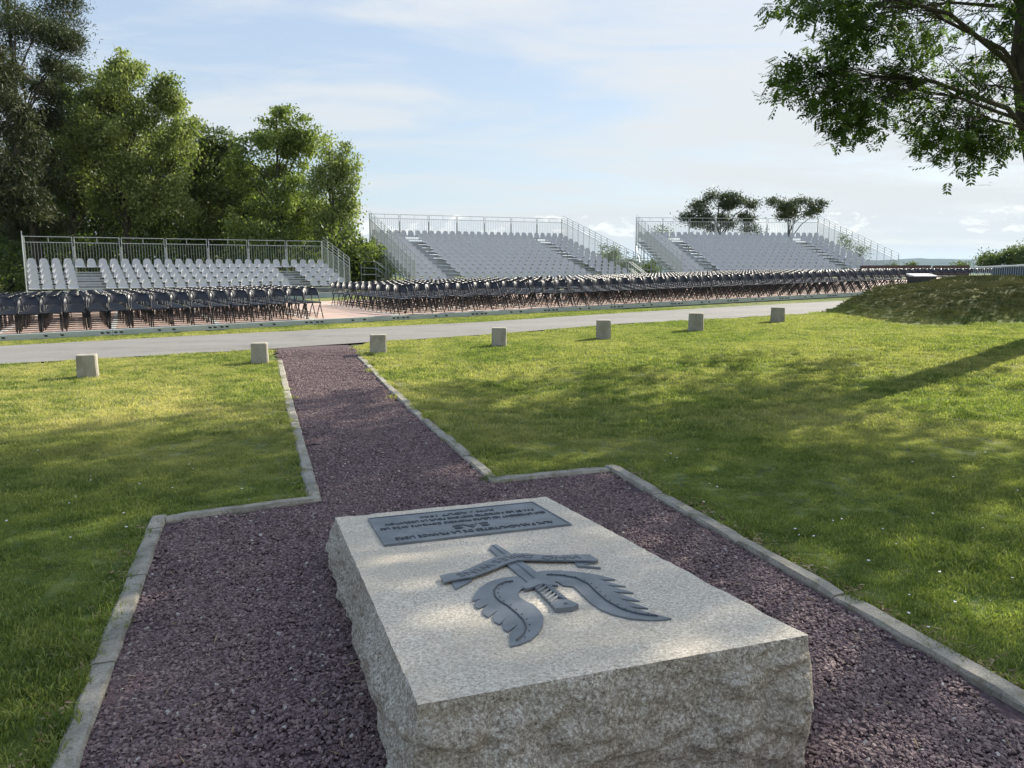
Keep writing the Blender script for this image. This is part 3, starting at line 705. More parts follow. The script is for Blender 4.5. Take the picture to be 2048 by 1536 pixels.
pm = MB().prism(El(pom, .018), .0, .018, MBt).build('pommel', M_['bronze'], dagger)
hc = E(1112, 602, .018); MB().tube([B3(*hc, .0182), B3(*hc, .0195)], .007, 10).build('pommel_hole_disc', M_['bronze_dark'], pm)  # dark disc painted in for the shaded hole through the pommel
ban_t = [(80, 372), (150, 356), (250, 340), (330, 310), (420, 268), (520, 225), (600, 200), (700, 190), (800, 192), (950, 204), (1080, 206), (1190, 200), (1310, 199), (1378, 241)]
ban_b = [(1370, 250), (1180, 247), (1100, 247), (950, 246), (800, 241), (720, 245), (620, 275), (540, 310), (450, 346), (350, 380), (250, 398), (160, 413), (115, 428)]
bn = MB().prism(El(ban_t + ban_b, .017), .0105, .017, MBt).build('banner', M_['bronze'], memo)
for P in ([(180, 428), (320, 380), (344, 408), (210, 479)], [(1180, 258), (1375, 250), (1250, 285), (1398, 304), (1210, 291)]):
    MB().prism(El(P, .009), -.003, .008, MBt).build('banner_tail', M_['bronze'], bn)
# small standoffs so the raised banner rests on the stone
for P in ((120, 400), (1330, 228)):
    q_ = E(*P); MB().tube([B3(*q_, -.002), B3(*q_, .0106)], .012, 8).build('standoff', M_['bronze_dark'], bn)
lt = MB()
letters = [('W', 1165, 222), ('H', 1065, 226), ('O', 965, 226), ('D', 800, 216), ('A', 730, 213), ('R', 660, 222), ('E', 598, 240), ('S', 540, 260), ('W', 455, 300), ('I', 388, 328), ('N', 325, 348), ('S', 252, 366)]
for i, (ch, x, y) in enumerate(letters):
    a = np.array(E(x, y, .017)); j = min(i + 1, 11); h_ = max(i - 1, 0)
    d = np.array(E(letters[j][1], letters[j][2], .017)) - np.array(E(letters[h_][1], letters[h_][2], .017)); d /= np.linalg.norm(d)
    up = np.array([-d[1], d[0]])   # text runs along d, its top towards the viewer
    up = up if up[1] < 0 else -up
    text_mesh(ch, .066, .0010, (lambda x_, y_, z_, a=a, d=d, up=up: B3(*(a + d * x_ + up * y_), .0172 + z_)), lt, 1.1)
lt.build('lettering', M_['bronze_dark'], bn)

# ------------------------------------------------------------------ bollards by the road
bs = [(167, 757, 39, 'leftmost of seven, alone on the dry lawn'), (515, 726, 34, 'standing just left of the purple gravel path'), (754, 707, 34, 'standing just right of the purple gravel path'),
      (998, 693, 31, 'second to the right of the gravel path'), (1208, 679, 30, 'third to the right of the gravel path'), (1395, 662, 31, 'next to last before the grassy mound'), (1559, 645, 28, 'closest to the grassy mound')]
for i, (px, py, w, lab) in enumerate(bs):
    P = at(px, py + 1); D = P[1]; wd = w * D / FPX / 1.05; hgt = (45, 38, 36, 36, 37, 34, 29)[i] * D / FPX * 1.06
    rz = (-.20, -.12, .05, -.06, .08, -.05, 0.06)[i]
    n = 8; o_w = wd / 2; mb = MB(); prof = []
    r = random.Random(i)
    lv = [(-.08, 1.03), (0, 1.03), (hgt * .35, 1.0), (hgt * .7, .985), (hgt - .012, .97), (hgt, .92)]
    for z, s_ in lv:
        ring = []
        for (ax, ay) in ((-1, -1), (1, -1), (1, 1), (-1, 1)):
            for (da, db) in (((0, .14), (.14, 0)) if (ax * ay > 0) else ((.14, 0), (0, .14))):
                ring.append(((ax - ax * da) * o_w * s_ + r.uniform(-.002, .002), (ay - ay * db) * o_w * s_ + r.uniform(-.002, .002), z))
        prof.append(ring + [ring[0]])
    mb.grid(prof); b = len(mb.v); mb.v += prof[-1][:-1]; mb.f.append(tuple(range(b, b + 8)))
    o = mb.build('stone_bollard', M_['post']); o.location = (P[0], P[1] + wd / 2, float(zt(P[0], P[1]))); o.rotation_euler = (0, 0, math.atan(-(px - 1024) / FPX) + rz * .5)
    tag(o, 'squat square stone bollard, ' + lab, 'bollard', 'stone bollards along the road')

# ------------------------------------------------------------------ event floor
dA = deckline[0]; dB = deckline[1]
DA = (dB - dA)[:2]; DL = np.linalg.norm(DA); DA = DA / DL; DB = np.array([-DA[1], DA[0]])
DH = .15
def dk(t, s, z=0.0):
    p = dA[:2] + DA * t + DB * s; return np.array([p[0], p[1], 0.022 * (p[0] + 8) + z])
fl = empty('event_floor', tuple(dk(0, 0)), 0)
tag(fl, 'long low temporary floor of pinkish brown panels with a grey steel edge under the folding chairs', 'floor')
PITCHF = 2.36; tstart = -7.2; k = 0
while tstart + PITCHF * k < 46:
    a = tstart + PITCHF * k; b = a + PITCHF; dep = 13.2 if a < 9 else 12.0
    MB().hexa([dk(a + .06, .09, DH - .04), dk(b - .06, .09, DH - .04), dk(b - .06, dep, DH - .04), dk(a + .06, dep, DH - .04), dk(a + .06, .09, DH), dk(b - .06, .09, DH), dk(b - .06, dep, DH), dk(a + .06, dep, DH)]).build('floor_panel', M_['panel'], fl)
    MB().hexa([dk(a - .06, .09, DH - .045), dk(a + .06, .09, DH - .045), dk(a + .06, dep, DH - .045), dk(a - .06, dep, DH - .045), dk(a - .06, .09, DH + .004), dk(a + .06, .09, DH + .004), dk(a + .06, dep, DH + .004), dk(a - .06, dep, DH + .004)]).build('joint_strip', M_['strip'], fl)
    eb = MB().hexa([dk(a + .004, 0, .02), dk(b - .004, 0, .02), dk(b - .004, .09, .02), dk(a + .004, .09, .02), dk(a + .004, 0, DH - .004), dk(b - .004, 0, DH - .004), dk(b - .004, .09, DH + .002), dk(a + .004, .09, DH + .002)]).build('edge_beam', M_['beam'], fl)
    cb = MB()
    for o_ in (.08, .20, PITCHF / 2 - .16, PITCHF / 2 + .16, PITCHF - .2, PITCHF - .08):
        cb.hexa([dk(a + o_ - .035, -.006, .065), dk(a + o_ + .035, -.006, .065), dk(a + o_ + .035, .0, .065), dk(a + o_ - .035, .0, .065), dk(a + o_ - .055, -.006, .105), dk(a + o_ + .015, -.006, .105), dk(a + o_ + .015, .0, .105), dk(a + o_ - .055, .0, .105)])
    cb.build('clamp', M_['dark'], eb); k += 1

# ------------------------------------------------------------------ folding chair (faces local +Y)
def make_chair():
    root = empty('folding_chair', (0, 0, 0)); g = M_['chair_steel']
    fr = MB()
    for s_ in (-1, 1):
        fr.tube([(s_ * .205, .21, .0), (s_ * .205, .02, .33), (s_ * .208, -.125, .60), (s_ * .205, -.165, .70), (s_ * .188, -.21, .77), (s_ * .12, -.25, .815)], .0135, 6)
    fr.tube([(-.12, -.25, .815), (.12, -.25, .815)], .0115, 6); fr.tube([(-.205, .125, .15), (.205, .125, .15)], .009, 5)
    fr.build('front_frame', g, root, smooth=True, local=True)
    rl = MB()
    for s_ in (-1, 1): rl.tube([(s_ * .180, -.25, .0), (s_ * .180, -.10, .22), (s_ * .182, .11, .435)], .013, 6)
    rl.tube([(-.18, -.20, .08), (.18, -.20, .08)], .009, 5)
    rl.build('rear_frame', g, root, smooth=True, local=True)
    # dished seat
    n, m2 = 9, 9; top = np.zeros((n, m2, 3)); 
    for i in range(n):
        for j in range(m2):
            u, v = -1 + 2 * i / (n - 1), -1 + 2 * j / (m2 - 1); sq = 1 - .10 * abs(v) ** 6 * (u * u)
            x = u * .195 * (1 - .12 * (abs(v) ** 5)); y = v * .20 - .01; z = .452 - .016 * (1 - u * u) * (1 - v * v) - .012 * max(0, v) ** 4 - .006 * abs(u) ** 6
            top[i, j] = (x, y, z)
    bot = top.copy(); bot[:, :, 2] -= .022
    sb = MB().grid(top).grid(bot[::-1])
    for L1, L2 in ((top[0], bot[0]), (bot[-1], top[-1]), (bot[:, 0], top[:, 0]), (top[:, -1], bot[:, -1])): sb.grid(np.stack([L1, L2]))
    sb.build('seat', M_['chair_seat'], root, smooth=True, local=True)
    # curved backrest with rounded upper corners
    F_ = np.zeros((13, 6, 3)); 
    for i in range(13):
        u = -1 + i / 6
        for j in range(6):
            v = j / 5; top_z = .818 - .085 * abs(u) ** 3.4; z = .600 + .01 * (1 - u * u) + (top_z - .600) * v
            y = -.125 - (z - .585) * .42 - .095 * (1 - abs(u) ** 2.0) + .012 * math.sin(v * math.pi)
            F_[i, j] = (u * .200, y, z)
    Bk = F_ + np.array([0, -.020, -.003])
    bb = MB().grid(F_).grid(Bk[::-1])
    for L1, L2 in ((F_[0], Bk[0]), (Bk[-1], F_[-1]), (Bk[:, 0], F_[:, 0]), (F_[:, -1], Bk[:, -1])): bb.grid(np.stack([L1, L2]))
    bb.build('backrest', M_['chair'], root, smooth=True, local=True)
    return root
chair0 = make_chair(); remember(chair0)
ORD = ['', 'first', 'second', 'third', 'fourth', 'fifth', 'sixth', 'seventh', 'eighth', 'ninth', 'tenth', 'eleventh', 'twelfth', 'thirteenth', 'fourteenth', 'fifteenth', 'sixteenth', 'seventeenth', 'eighteenth', 'nineteenth']
def ordn(n):
    if n < 20: return ORD[n]
    T = {2: 'twent', 3: 'thirt', 4: 'fort', 5: 'fift'}[n // 10]
    return T + 'ieth' if n % 10 == 0 else T + 'y-' + ORD[n % 10]
spots = []   # (x, y, z, facing, score, label)
cr_ = random.Random(4)
def deckz(x): return 0.022 * (x + 8) + DH + .002
# left block: column 1 is beside the aisle; measured on the front row at x = 640 px
c1 = at(628, 637, DH)
face1 = R(149)
cdir = np.array([math.sin(R(-29)), math.cos(R(-29))])
for r_ in range(8):
    for c in range(27):
        p = c1[:2] - DA * .465 * c + cdir * .86 * r_; 
        spots.append([p[0], p[1], face1, r_, c, 'left'])
# right block
c2 = at(806, 629, DH)
n2_ = 46
for r_ in range(10):
    for c in range(n2_):
        if r_ == 0 and c < 10 and c % 2 == 1: continue
        if r_ > 2 and 14 <= c <= 15: continue
        p = c2[:2] + DA * .47 * c + np.array([math.sin(R(-26)), math.cos(R(-26))]) * .84 * r_
        spots.append([p[0], p[1], R(149) - .0 * c, r_, c, 'right'])
# far right rows turned towards the lawn
for r_ in range(2):
    for c in range(24):
        u = (1700 + 14.2 * c - 1024) / FPX; D = 39.5 + 1.0 * r_ ; spots.append([u * D, D, R(172), r_, c, 'far'])
cand = []
for (x, y, fc, r_, c, blk_) in spots:
    z = deckz(x) if blk_ != 'far' else 0.022 * 24 + .12
    px_, py_ = proj(np.array([x, y, z + .6]))
    if px_ < -45 or px_ > 2100: continue
    cand.append((y + r_ * 1.1 + (6 if blk_ == 'far' else 0), x, y, z, fc, r_, c, blk_))
cand.sort()
def place_chair(o, x, y, z, fc): o.location = (x, y, z); o.rotation_euler = (0, 0, -fc + cr_.gauss(0, .035))
first = True
for q_ in cand[:300]:
    _, x, y, z, fc, r_, c, blk_ = q_
    o = chair0 if first else copy_tree(chair0); first = False
    place_chair(o, x + cr_.gauss(0, .014), y + cr_.gauss(0, .02), z, fc)
    nm = {'left': 'left block', 'right': 'right block', 'far': 'far block behind the mound'}[blk_]
    tag(o, f'black folding chair, {ordn(c + 1)} from aisle in {ordn(r_ + 1)} row of {nm}', 'chair', 'black folding chairs on the event floor')
# the rest as one mass
V = []; F = []; T0 = []
src = [c_ for c_ in KIDS[chair0.name]]
vs, fs, ms = [], [], []
for s_ in src:
    b = len(vs); vs += [v.co[:] for v in s_.data.vertices]
    for f in s_.data.polygons: fs.append([b + i for i in f.vertices])
vs = np.array(vs); allv, allf = [], []
for q_ in cand[300:]:
    _, x, y, z, fc, r_, c, blk_ = q_; a = -fc; ca, sa = math.cos(a), math.sin(a)
    Rm = np.array([[ca, -sa, 0], [sa, ca, 0], [0, 0, 1]]); b = len(allv) * len(vs); allv.append(vs @ Rm.T + np.array([x, y, z])); allf += [[b + i for i in f] for f in fs]
if allv:
    me = bpy.data.meshes.new('folding_chairs'); me.from_pydata([tuple(v) for v in np.concatenate(allv)], [], allf); me.materials.append(M_['chair']); me.polygons.foreach_set('use_smooth', [True] * len(me.polygons))
    tag(link(bpy.data.objects.new('folding_chairs', me)), kind='stuff')
print('chairs', len(cand))

# ------------------------------------------------------------------ grandstands
def seat_mesh():
    """moulded shell seat facing -Y, origin on the seat rail"""
    prof = [(-.19, -.035), (-.205, -.01), (-.19, .012), (-.10, -.004), (.04, -.014), (.12, .006), (.165, .06), (.19, .16), (.215, .28), (.228, .365), (.232, .395)]
    n = len(prof); xs_ = [-1, -.94, -.7, -.3, 0, .3, .7, .94, 1]; F_ = np.zeros((len(xs_), n, 3))
    for i, u in enumerate(xs_):
        for j, (y, z) in enumerate(prof):
            t_ = j / (n - 1); wd = .215 if t_ < .45 else .215 - .075 * ((t_ - .45) / .55) ** 1.2
            up = .028 * abs(u) ** 5 if 1 < j < 7 else 0; fw = -.045 * abs(u) ** 3 if j >= 6 else 0
            zz = z - (.050 * abs(u) ** 3.5 if j >= n - 2 else 0)
            F_[i, j] = (u * wd, y + fw, zz + up)
    Bk = F_ + np.array([0, .008, -.010])
    return MB().grid(F_).grid(Bk[::-1]).grid(np.stack([F_[0], Bk[0]])).grid(np.stack([Bk[-1], F_[-1]])).grid(np.stack([Bk[:, 0], F_[:, 0]])).grid(np.stack([F_[:, -1], Bk[:, -1]]))
sm_o = seat_mesh().build('seat', M_['seat'], None, smooth=True, local=True); SEAT = sm_o.data; bpy.data.objects.remove(sm_o)
sv = np.array([v.co[:] for v in SEAT.vertices]); sf = [list(p.vertices) for p in SEAT.polygons]
BAY = 2.07
def stand(label, back_left, wdeg, base, t0_, rise, rows, pitch, grp, rail=1.80):
    w = R(wdeg); Wv = np.array([math.sin(w), math.cos(w)]); Fv = np.array([math.cos(w), -math.sin(w)]); dep = rows * pitch; org = np.array(back_left) + Fv * dep
    st = empty('grandstand', (float(org[0]), float(org[1]), base), math.atan2(Wv[1], Wv[0]))
    tag(st, label, 'grandstand', grp); L = 7 * BAY; t0r = t0_ - base
    ais = ((4, 5), (23, 24)); x_of = lambda k: .27 + .5 * k
    def B(mb, name, mat, par=None): return mb.build(name, mat, par or st, local=True)
    for i in range(rows):
        z = t0r + i * rise; y = i * pitch
        B(MB().box(.02, L - .02, y, y + pitch - .015, z - .045, z), 'tread', M_['tread'])
        B(MB().box(.02, L - .02, y - .012, y + .012, z + .004, z + .15) if False else MB().box(.02, L - .02, y + .002, y + .02, z - rise + .06, z - .048), 'riser', M_['riser'])
        B(MB().box(.05, L - .05, y + .42, y + .46, z + .33, z + .37) if i < rows else MB(), 'seat_rail', M_['galv'])
    for a_ in ais:
        xa, xb = x_of(a_[0]) - .25, x_of(a_[1]) + .25; s_ = MB()
        for i in range(rows - 1):
            z = t0r + i * rise; y = (i + 1) * pitch; s_.box(xa + .04, xb - .04, y - .30, y - .003, z + rise / 2 - .03, z + rise / 2); s_.box(xa + .04, xb - .04, y - .30, y - .285, z + .01, z + rise / 2 - .032)
            s_.box(xa - .0, xa + .03, y - .30, y - .003, z + .01, z + rise / 2 - .0); s_.box(xb - .03, xb, y - .30, y - .003, z + .01, z + rise / 2)
        B(s_, 'stair', M_['tread'])
    # railing along the back
    zt_ = t0r + (rows - 1) * rise; yb = rows * pitch
    for b_ in range(7):
        xa, xb = b_ * BAY + .05, (b_ + 1) * BAY - .05; rp = MB()
        for x in (xa, xb): rp.tube([(x, yb, zt_ - .25), (x, yb, zt_ + rail)], .019, 6)
        for h in (rail, rail - .27, .02): rp.tube([(xa, yb, zt_ + h), (xb, yb, zt_ + h)], .017, 6)
        nb = 15
        for k in range(1, nb): 
            x = xa + (xb - xa) * k / nb; rp.tube([(x, yb, zt_ + .02), (x, yb, zt_ + rail - .27)], .0095, 4)
        rp.tube([((xa + xb) / 2, yb, zt_ + rail - .27), ((xa + xb) / 2, yb, zt_ + rail)], .012, 5); B(rp, 'railing_panel', M_['galv'])
    for b_ in range(8): 
        x = min(max(b_ * BAY, .0), L); B(MB().tube([(x, yb + .03, .0), (x, yb + .03, zt_ + rail - (.45 if 0 < b_ < 7 else -.04))], .026, 7), 'scaffold_post', M_['galv'])
        if 0 < b_ < 7: B(MB().tube([(x - .09, yb + .03, zt_ + .62), (x + .09, yb + .03, zt_ + .62)], .022, 6), 'coupler', M_['galv'])
    # sloping side railings
    for xs_ in (-.03, L + .03):
        for i in range(rows):
            ya, yb2 = i * pitch, (i + 1) * pitch; za = t0r + i * rise; zb = za + rise; sp = MB(); sp.tube([(xs_, ya, -.0), (xs_, ya, za + rail)], .022, 6)
            lift = lambda y: za + (y - ya) / pitch * rise
            for h in (rail, rail - .16, rail - .32, rail - .48): sp.tube([(xs_, ya, za + h), (xs_, yb2, zb + h)], .016, 5)
            sp.tube([(xs_, ya, za - .02), (xs_, yb2, zb - .02)], .018, 5)
            for k in range(1, 7):
                y = ya + pitch * k / 7; sp.tube([(xs_, y, lift(y) - .02), (xs_, y, lift(y) + rail - .48)], .0095, 4)
            B(sp, 'side_railing', M_['galv'])
    # scaffold under the treads
    sc = MB(); ny = max(2, int(round(rows * pitch / 2.07)))
    for b_ in range(8):
        x = b_ * BAY
        for k in range(ny + 1):
            y = min(k * rows * pitch / ny, rows * pitch - .05); zz = t0r + int(y / pitch) * rise - .05
            sc.tube([(x, y + .02, 0), (x, y + .02, zz)], .024, 6); sc.box(x - .07, x + .07, y - .05, y + .09, -.02, .0)
        sc.tube([(x, .05, t0r - .12), (x, rows * pitch - .05, zt_ - .12)], .03, 6)
        for h in (.25, 1.1, 1.9, 2.7):
            y0 = max(0, (h + .15 - t0r) / rise * pitch)
            if y0 < rows * pitch - .5: sc.tube([(x, y0 + .05, h), (x, rows * pitch, h)], .02, 5)
        if rows > 6: sc.tube([(x, rows * pitch - 2.6, .1), (x, rows * pitch - .1, zt_ - .3)], .02, 5)
    for b_ in range(7):
        for k in (ny,):
            y = rows * pitch; sc.tube([(b_ * BAY, y + .06, .1), ((b_ + 1) * BAY, y + .06, zt_ - .2)], .02, 5)
            for h in (.25, 1.5, 2.7):
                if h < zt_: sc.tube([(b_ * BAY, y, h), ((b_ + 1) * BAY, y, h)], .02, 5)
    B(sc, 'scaffold_frame', M_['galv'])
    for b_ in range(7):
        B(MB().box(b_ * BAY + .03, (b_ + 1) * BAY - .03, -.05, -.02, .04, min(t0r - .04, .45)), 'fascia_panel', M_['fascia'])
    # seats: nearest hundred as parts, the others as one mass
    S_ = []
    for i in range(rows):
        for k in range(29):
            if i < rows - 1 and (k in ais[0] or k in ais[1]): continue
            lx, ly = x_of(k), i * pitch + .44; S_.append((i, k, lx, ly, t0r + i * rise + .385))
    cr = [(np.linalg.norm(org + Wv * s_[2] - Fv * s_[3]) , s_) for s_ in S_]; cr.sort(key=lambda q: q[0] + (0 if q[1][0] > 0 else 1.5)); r3 = random.Random(9)
    for _, s_ in cr[:100]:
        o = bpy.data.objects.new('seat', SEAT); link(o); o.parent = st; o.location = (s_[2], s_[3], s_[4]); o.rotation_euler = (r3.uniform(-.03, .03), 0, r3.uniform(-.03, .03))
    rest = cr[100:]
    if rest:
        VV = []; FF = []
        for _, s_ in rest:
            b = len(VV) * len(sv); a = r3.uniform(-.03, .03); ca, sa = math.cos(a), math.sin(a); Rm = np.array([[ca, -sa, 0], [sa, ca, 0], [0, 0, 1]])
            VV.append(sv @ Rm.T + np.array([s_[2], s_[3], s_[4]])); FF += [[b + i for i in f] for f in sf]
        me = bpy.data.meshes.new('seats'); me.from_pydata([tuple(v) for v in np.concatenate(VV)], [], FF); me.materials.append(M_['seat']); me.polygons.foreach_set('use_smooth', [True] * len(me.polygons))
        o = link(bpy.data.objects.new('seats', me)); o.parent = st; o['kind'] = 'stuff'
    return st
GS = 'grey-seated scaffold grandstands'
stand('low five-row grandstand with pale grey shell seats in front of the leafy wood', (-23.15, 37.0), 58, -.1, .23, .24, 5, .85, GS)
stand('tall tiered grandstand of grey seats between the low stand and the pines', (-9.55, 52.6), 66.5, .0, .44, .233, 13, .82, GS, 1.82)
stand('tall tiered grandstand of grey seats with two pine trees behind it', (9.35, 59.0), 83, .25, .58, .233, 13, .80, GS, 1.82)

# ------------------------------------------------------------------ things on the right beyond the mound
def zfar(x, y): return float(zt(x, y))
for i, (pa, pb_, lab) in enumerate(((1722, 1862, 'long low dark brown board wall below the far hills, left of the gap'), (1868, 1940, 'short low dark brown board wall below the far hills, right of the gap'))):
    D = 50.; a = atd(pa, 531, D); b = atd(pb_, 530.5, D); g0 = .5
    w = empty('board_wall', (float(a[0]), float(a[1]), g0)); tag(w, lab, 'wall')
    pbm = MB().hexa([(a[0], D, a[2] - .75), (b[0], D, b[2] - .75), (b[0], D + .06, b[2] - .75), (a[0], D + .06, a[2] - .75), (a[0], D, a[2]), (b[0], D, b[2]), (b[0], D + .06, b[2]), (a[0], D + .06, a[2])]); pbm.build('board', M_['ply'], w)
    n = 5
    for k in range(n + 1):
        x = a[0] + (b[0] - a[0]) * k / n; MB().box(x - .04, x + .04, D + .065, D + .14, .5, a[2] - .02).build('post', M_['galv'], w)
# white-topped table
D = 27.0; p0 = atd(1822, 549, D); g0 = .6
tb_ = empty('table', (float(p0[0]) + .45, D, g0)); tag(tb_, 'low table with a bright white top and dark legs standing beside the mound', 'table')
tw = atd(1868, 549, D)[0] - p0[0]
MB().hexa([(p0[0], D - .25, p0[2] - .07), (p0[0] + tw, D - .25, p0[2] - .07), (p0[0] + tw, D + .35, p0[2] + .0), (p0[0], D + .35, p0[2] + .0), (p0[0], D - .25, p0[2] - .04), (p0[0] + tw, D - .25, p0[2] - .04), (p0[0] + tw, D + .35, p0[2] + .03), (p0[0], D + .35, p0[2] + .03)]).build('table_top', M_['white_panel'], tb_)
MB().box(p0[0] + .03, p0[0] + tw - .03, D - .22, D + .30, p0[2] - .32, p0[2] - .075).build('apron', M_['dark'], tb_)
for sx in (0.05, tw - .05):
    for sy in (-.20, .28): MB().bar((p0[0] + sx, D + sy, .35), (p0[0] + sx, D + sy, p0[2] - .33), .05).build('leg', M_['dark'], tb_)
# crowd barrier with blue sheeting
D = 30.; a = atd(1948, 535, D); b = atd(2110, 528, 27.5)
br = empty('crowd_barrier', (float(a[0]), float(a[1]), .5)); tag(br, 'metal crowd barrier with bright top rail and dark blue sheeting behind the mound', 'barrier')
rb = MB(); rb.tube([a, b], .03, 8); lo = np.array([0, 0, .75]); rb.tube([a - lo, b - lo], .022, 6); rb.build('rail', M_['white_panel'], br, smooth=True)
pb_ = MB()
for k in range(36):
    p_ = a + (b - a) * k / 35; pb_.tube([p_ - lo, p_ - np.array([0, 0, .03])], .010, 5)
pb_.build('bars', M_['galv'], br)
a2_ = a + (b - a) * .25 + np.array([0, .05, 0]); b2_ = b + np.array([0, .05, 0])
MB().quad(a2_ - lo, b2_ - lo, b2_ - np.array([0, 0, .05]), a2_ - np.array([0, 0, .05])).build('sheeting', M_['blue_sheet'], br)
# entrance stair rails between the tall stands
for (px0, D, lab) in ((1262, 46.5, 'small metal access stair with handrails between the two tall grandstands'), (752, 47.5, 'small metal access stair with handrails left of the middle grandstand')):
    q0 = atd(px0, 545, D); g0 = .15; s_ = empty('access_stair', (float(q0[0]), D, g0)); tag(s_, lab, 'stair')
    sgn = 1; hr = MB()
    for dy in (0, 1.0):
        for h in (.95, .55):
            hr.tube([(q0[0] - .9, D + dy, g0 + 1.0 + h - .2), (q0[0] + .0, D + dy, g0 + .95 + h - .2), (q0[0] + 1.0, D + dy, g0 + .2 + h - .2)], .022, 6)
        for x_, h in ((-.9, .95), (0, .95), (1.0, .2)): hr.tube([(q0[0] + x_, D + dy, g0), (q0[0] + x_, D + dy, g0 + h + .78)], .022, 6)
    hr.build('handrail', M_['galv'], s_)
    for k in range(5): MB().box(q0[0] + .05 + k * .2, q0[0] + .25 + k * .2, D + .05, D + .95, g0 + .82 - k * .18, g0 + .86 - k * .18).build('step', M_['tread'], s_)
    MB().box(q0[0] - .9, q0[0] + .05, D + .05, D + .95, g0 + .92, g0 + .96).build('landing', M_['tread'], s_)
# rocks on the mound
for i, (px, py, r_, lab) in enumerate(((1795, 592, .38, 'weathered grey boulder half sunk in the left end of the grassy mound'), (1828, 583, .22, 'small grey boulder near the top of the grassy mound'))):
    P = at(px, py); bm = bmesh.new(); bmesh.ops.create_icosphere(bm, subdivisions=4, radius=1)
    for v in bm.verts:
        d = mn.fractal(v.co * 1.3 + Vector((i * 5, 2, 1)), 1, 2, 5) * .35; v.co *= (1 + d); v.co = Vector((v.co.x * r_ * 1.5, v.co.y * r_, v.co.z * r_ * .55))
    me = bpy.data.meshes.new('boulder'); bm.to_mesh(me); bm.free(); me.materials.append(M_['kerb']); me.polygons.foreach_set('use_smooth', [True] * len(me.polygons))
    o = link(bpy.data.objects.new('boulder', me)); o.location = (P[0], P[1] + .1, P[2] - .05); tag(o, lab, 'rock')

# ------------------------------------------------------------------ trees
def rand_dirs(r, n):
    v = r.normal(size=(n, 3)); return v / np.linalg.norm(v, axis=1)[:, None]
def leaf_quads(C, size, r, tint, droop=0.0, aspect=.55, nrm_bias=None):
    """pointed leaf-sized rhombi at C"""
    n = len(C); d = rand_dirs(r, n); d[:, 2] -= droop; d /= np.linalg.norm(d, axis=1)[:, None]
    o = rand_dirs(r, n); s = np.cross(d, o); s /= np.linalg.norm(s, axis=1)[:, None] + 1e-9
    L = size * r.uniform(.6, 1.4, n)[:, None]; V = np.stack([C, C + d * L * .45 + s * L * aspect / 2, C + d * L, C + d * L * .45 - s * L * aspect / 2], 1)
    return V.reshape(-1, 3)
def crown_mesh(clumps, per, cl_r, leaf, r, mat, name, parent, droop, flat=.7, hang=0., aspect=.55):
    C = []; T = []
    for (c, tn) in clumps:
        k = int(per * r.uniform(.6, 1.4)); P = r.normal(size=(k, 3)) * np.array([cl_r, cl_r, cl_r * flat]) * r.uniform(.7, 1.3)
        if hang: P[:, 2] -= np.abs(P[:, 2]) * hang + r.random(k) ** 2 * hang * cl_r
        C.append(c + P); T.append(np.clip(tn + r.normal(0, .26, k), 0, 1))
    C = np.concatenate(C); T = np.concatenate(T); V = leaf_quads(C, leaf, r, T, droop, aspect); F = np.arange(len(V)).reshape(-1, 4)
    return np_mesh(name, V, F, mat, parent, attr={'tint': T})
def lobes_to_clumps(lobes, D, r, n, shell=.35, depth=1.0):
    out = []; areas = np.array([l[2] * l[3] for l in lobes], float); pk = areas / areas.sum()
    for k, l in enumerate(lobes):
        px, py, rx, ry = l[:4]; dd = l[4] if len(l) > 4 else 0; c = atd(px, py, D + dd); RX, RY = rx * D / FPX, ry * D / FPX
        m = max(3, int(n * pk[k])); K = int(np.clip(m / 9, 3, 11))
        sc = rand_dirs(r, K) * (r.random(K) ** .4 * .95)[:, None]; sr = r.uniform(.16, .40, K); w_ = sr ** 2 / (sr ** 2).sum()
        for j in range(K):
            tn = r.uniform(0, 1); m2 = max(2, int(round(m * w_[j]))); d = rand_dirs(r, m2); rad = (.2 + .8 * r.random(m2)) ** .5
            for q, rr_ in zip(d, rad):
                q = sc[j] + q * sr[j] * rr_ * (1.0 if r.random() > .06 else 1.5)
                out.append((c + np.array([q[0] * RX, q[1] * RX * depth, q[2] * RY]), np.clip(.45 + (tn - .5) * .6 + r.normal(0, .16), 0, 1)))
    return out
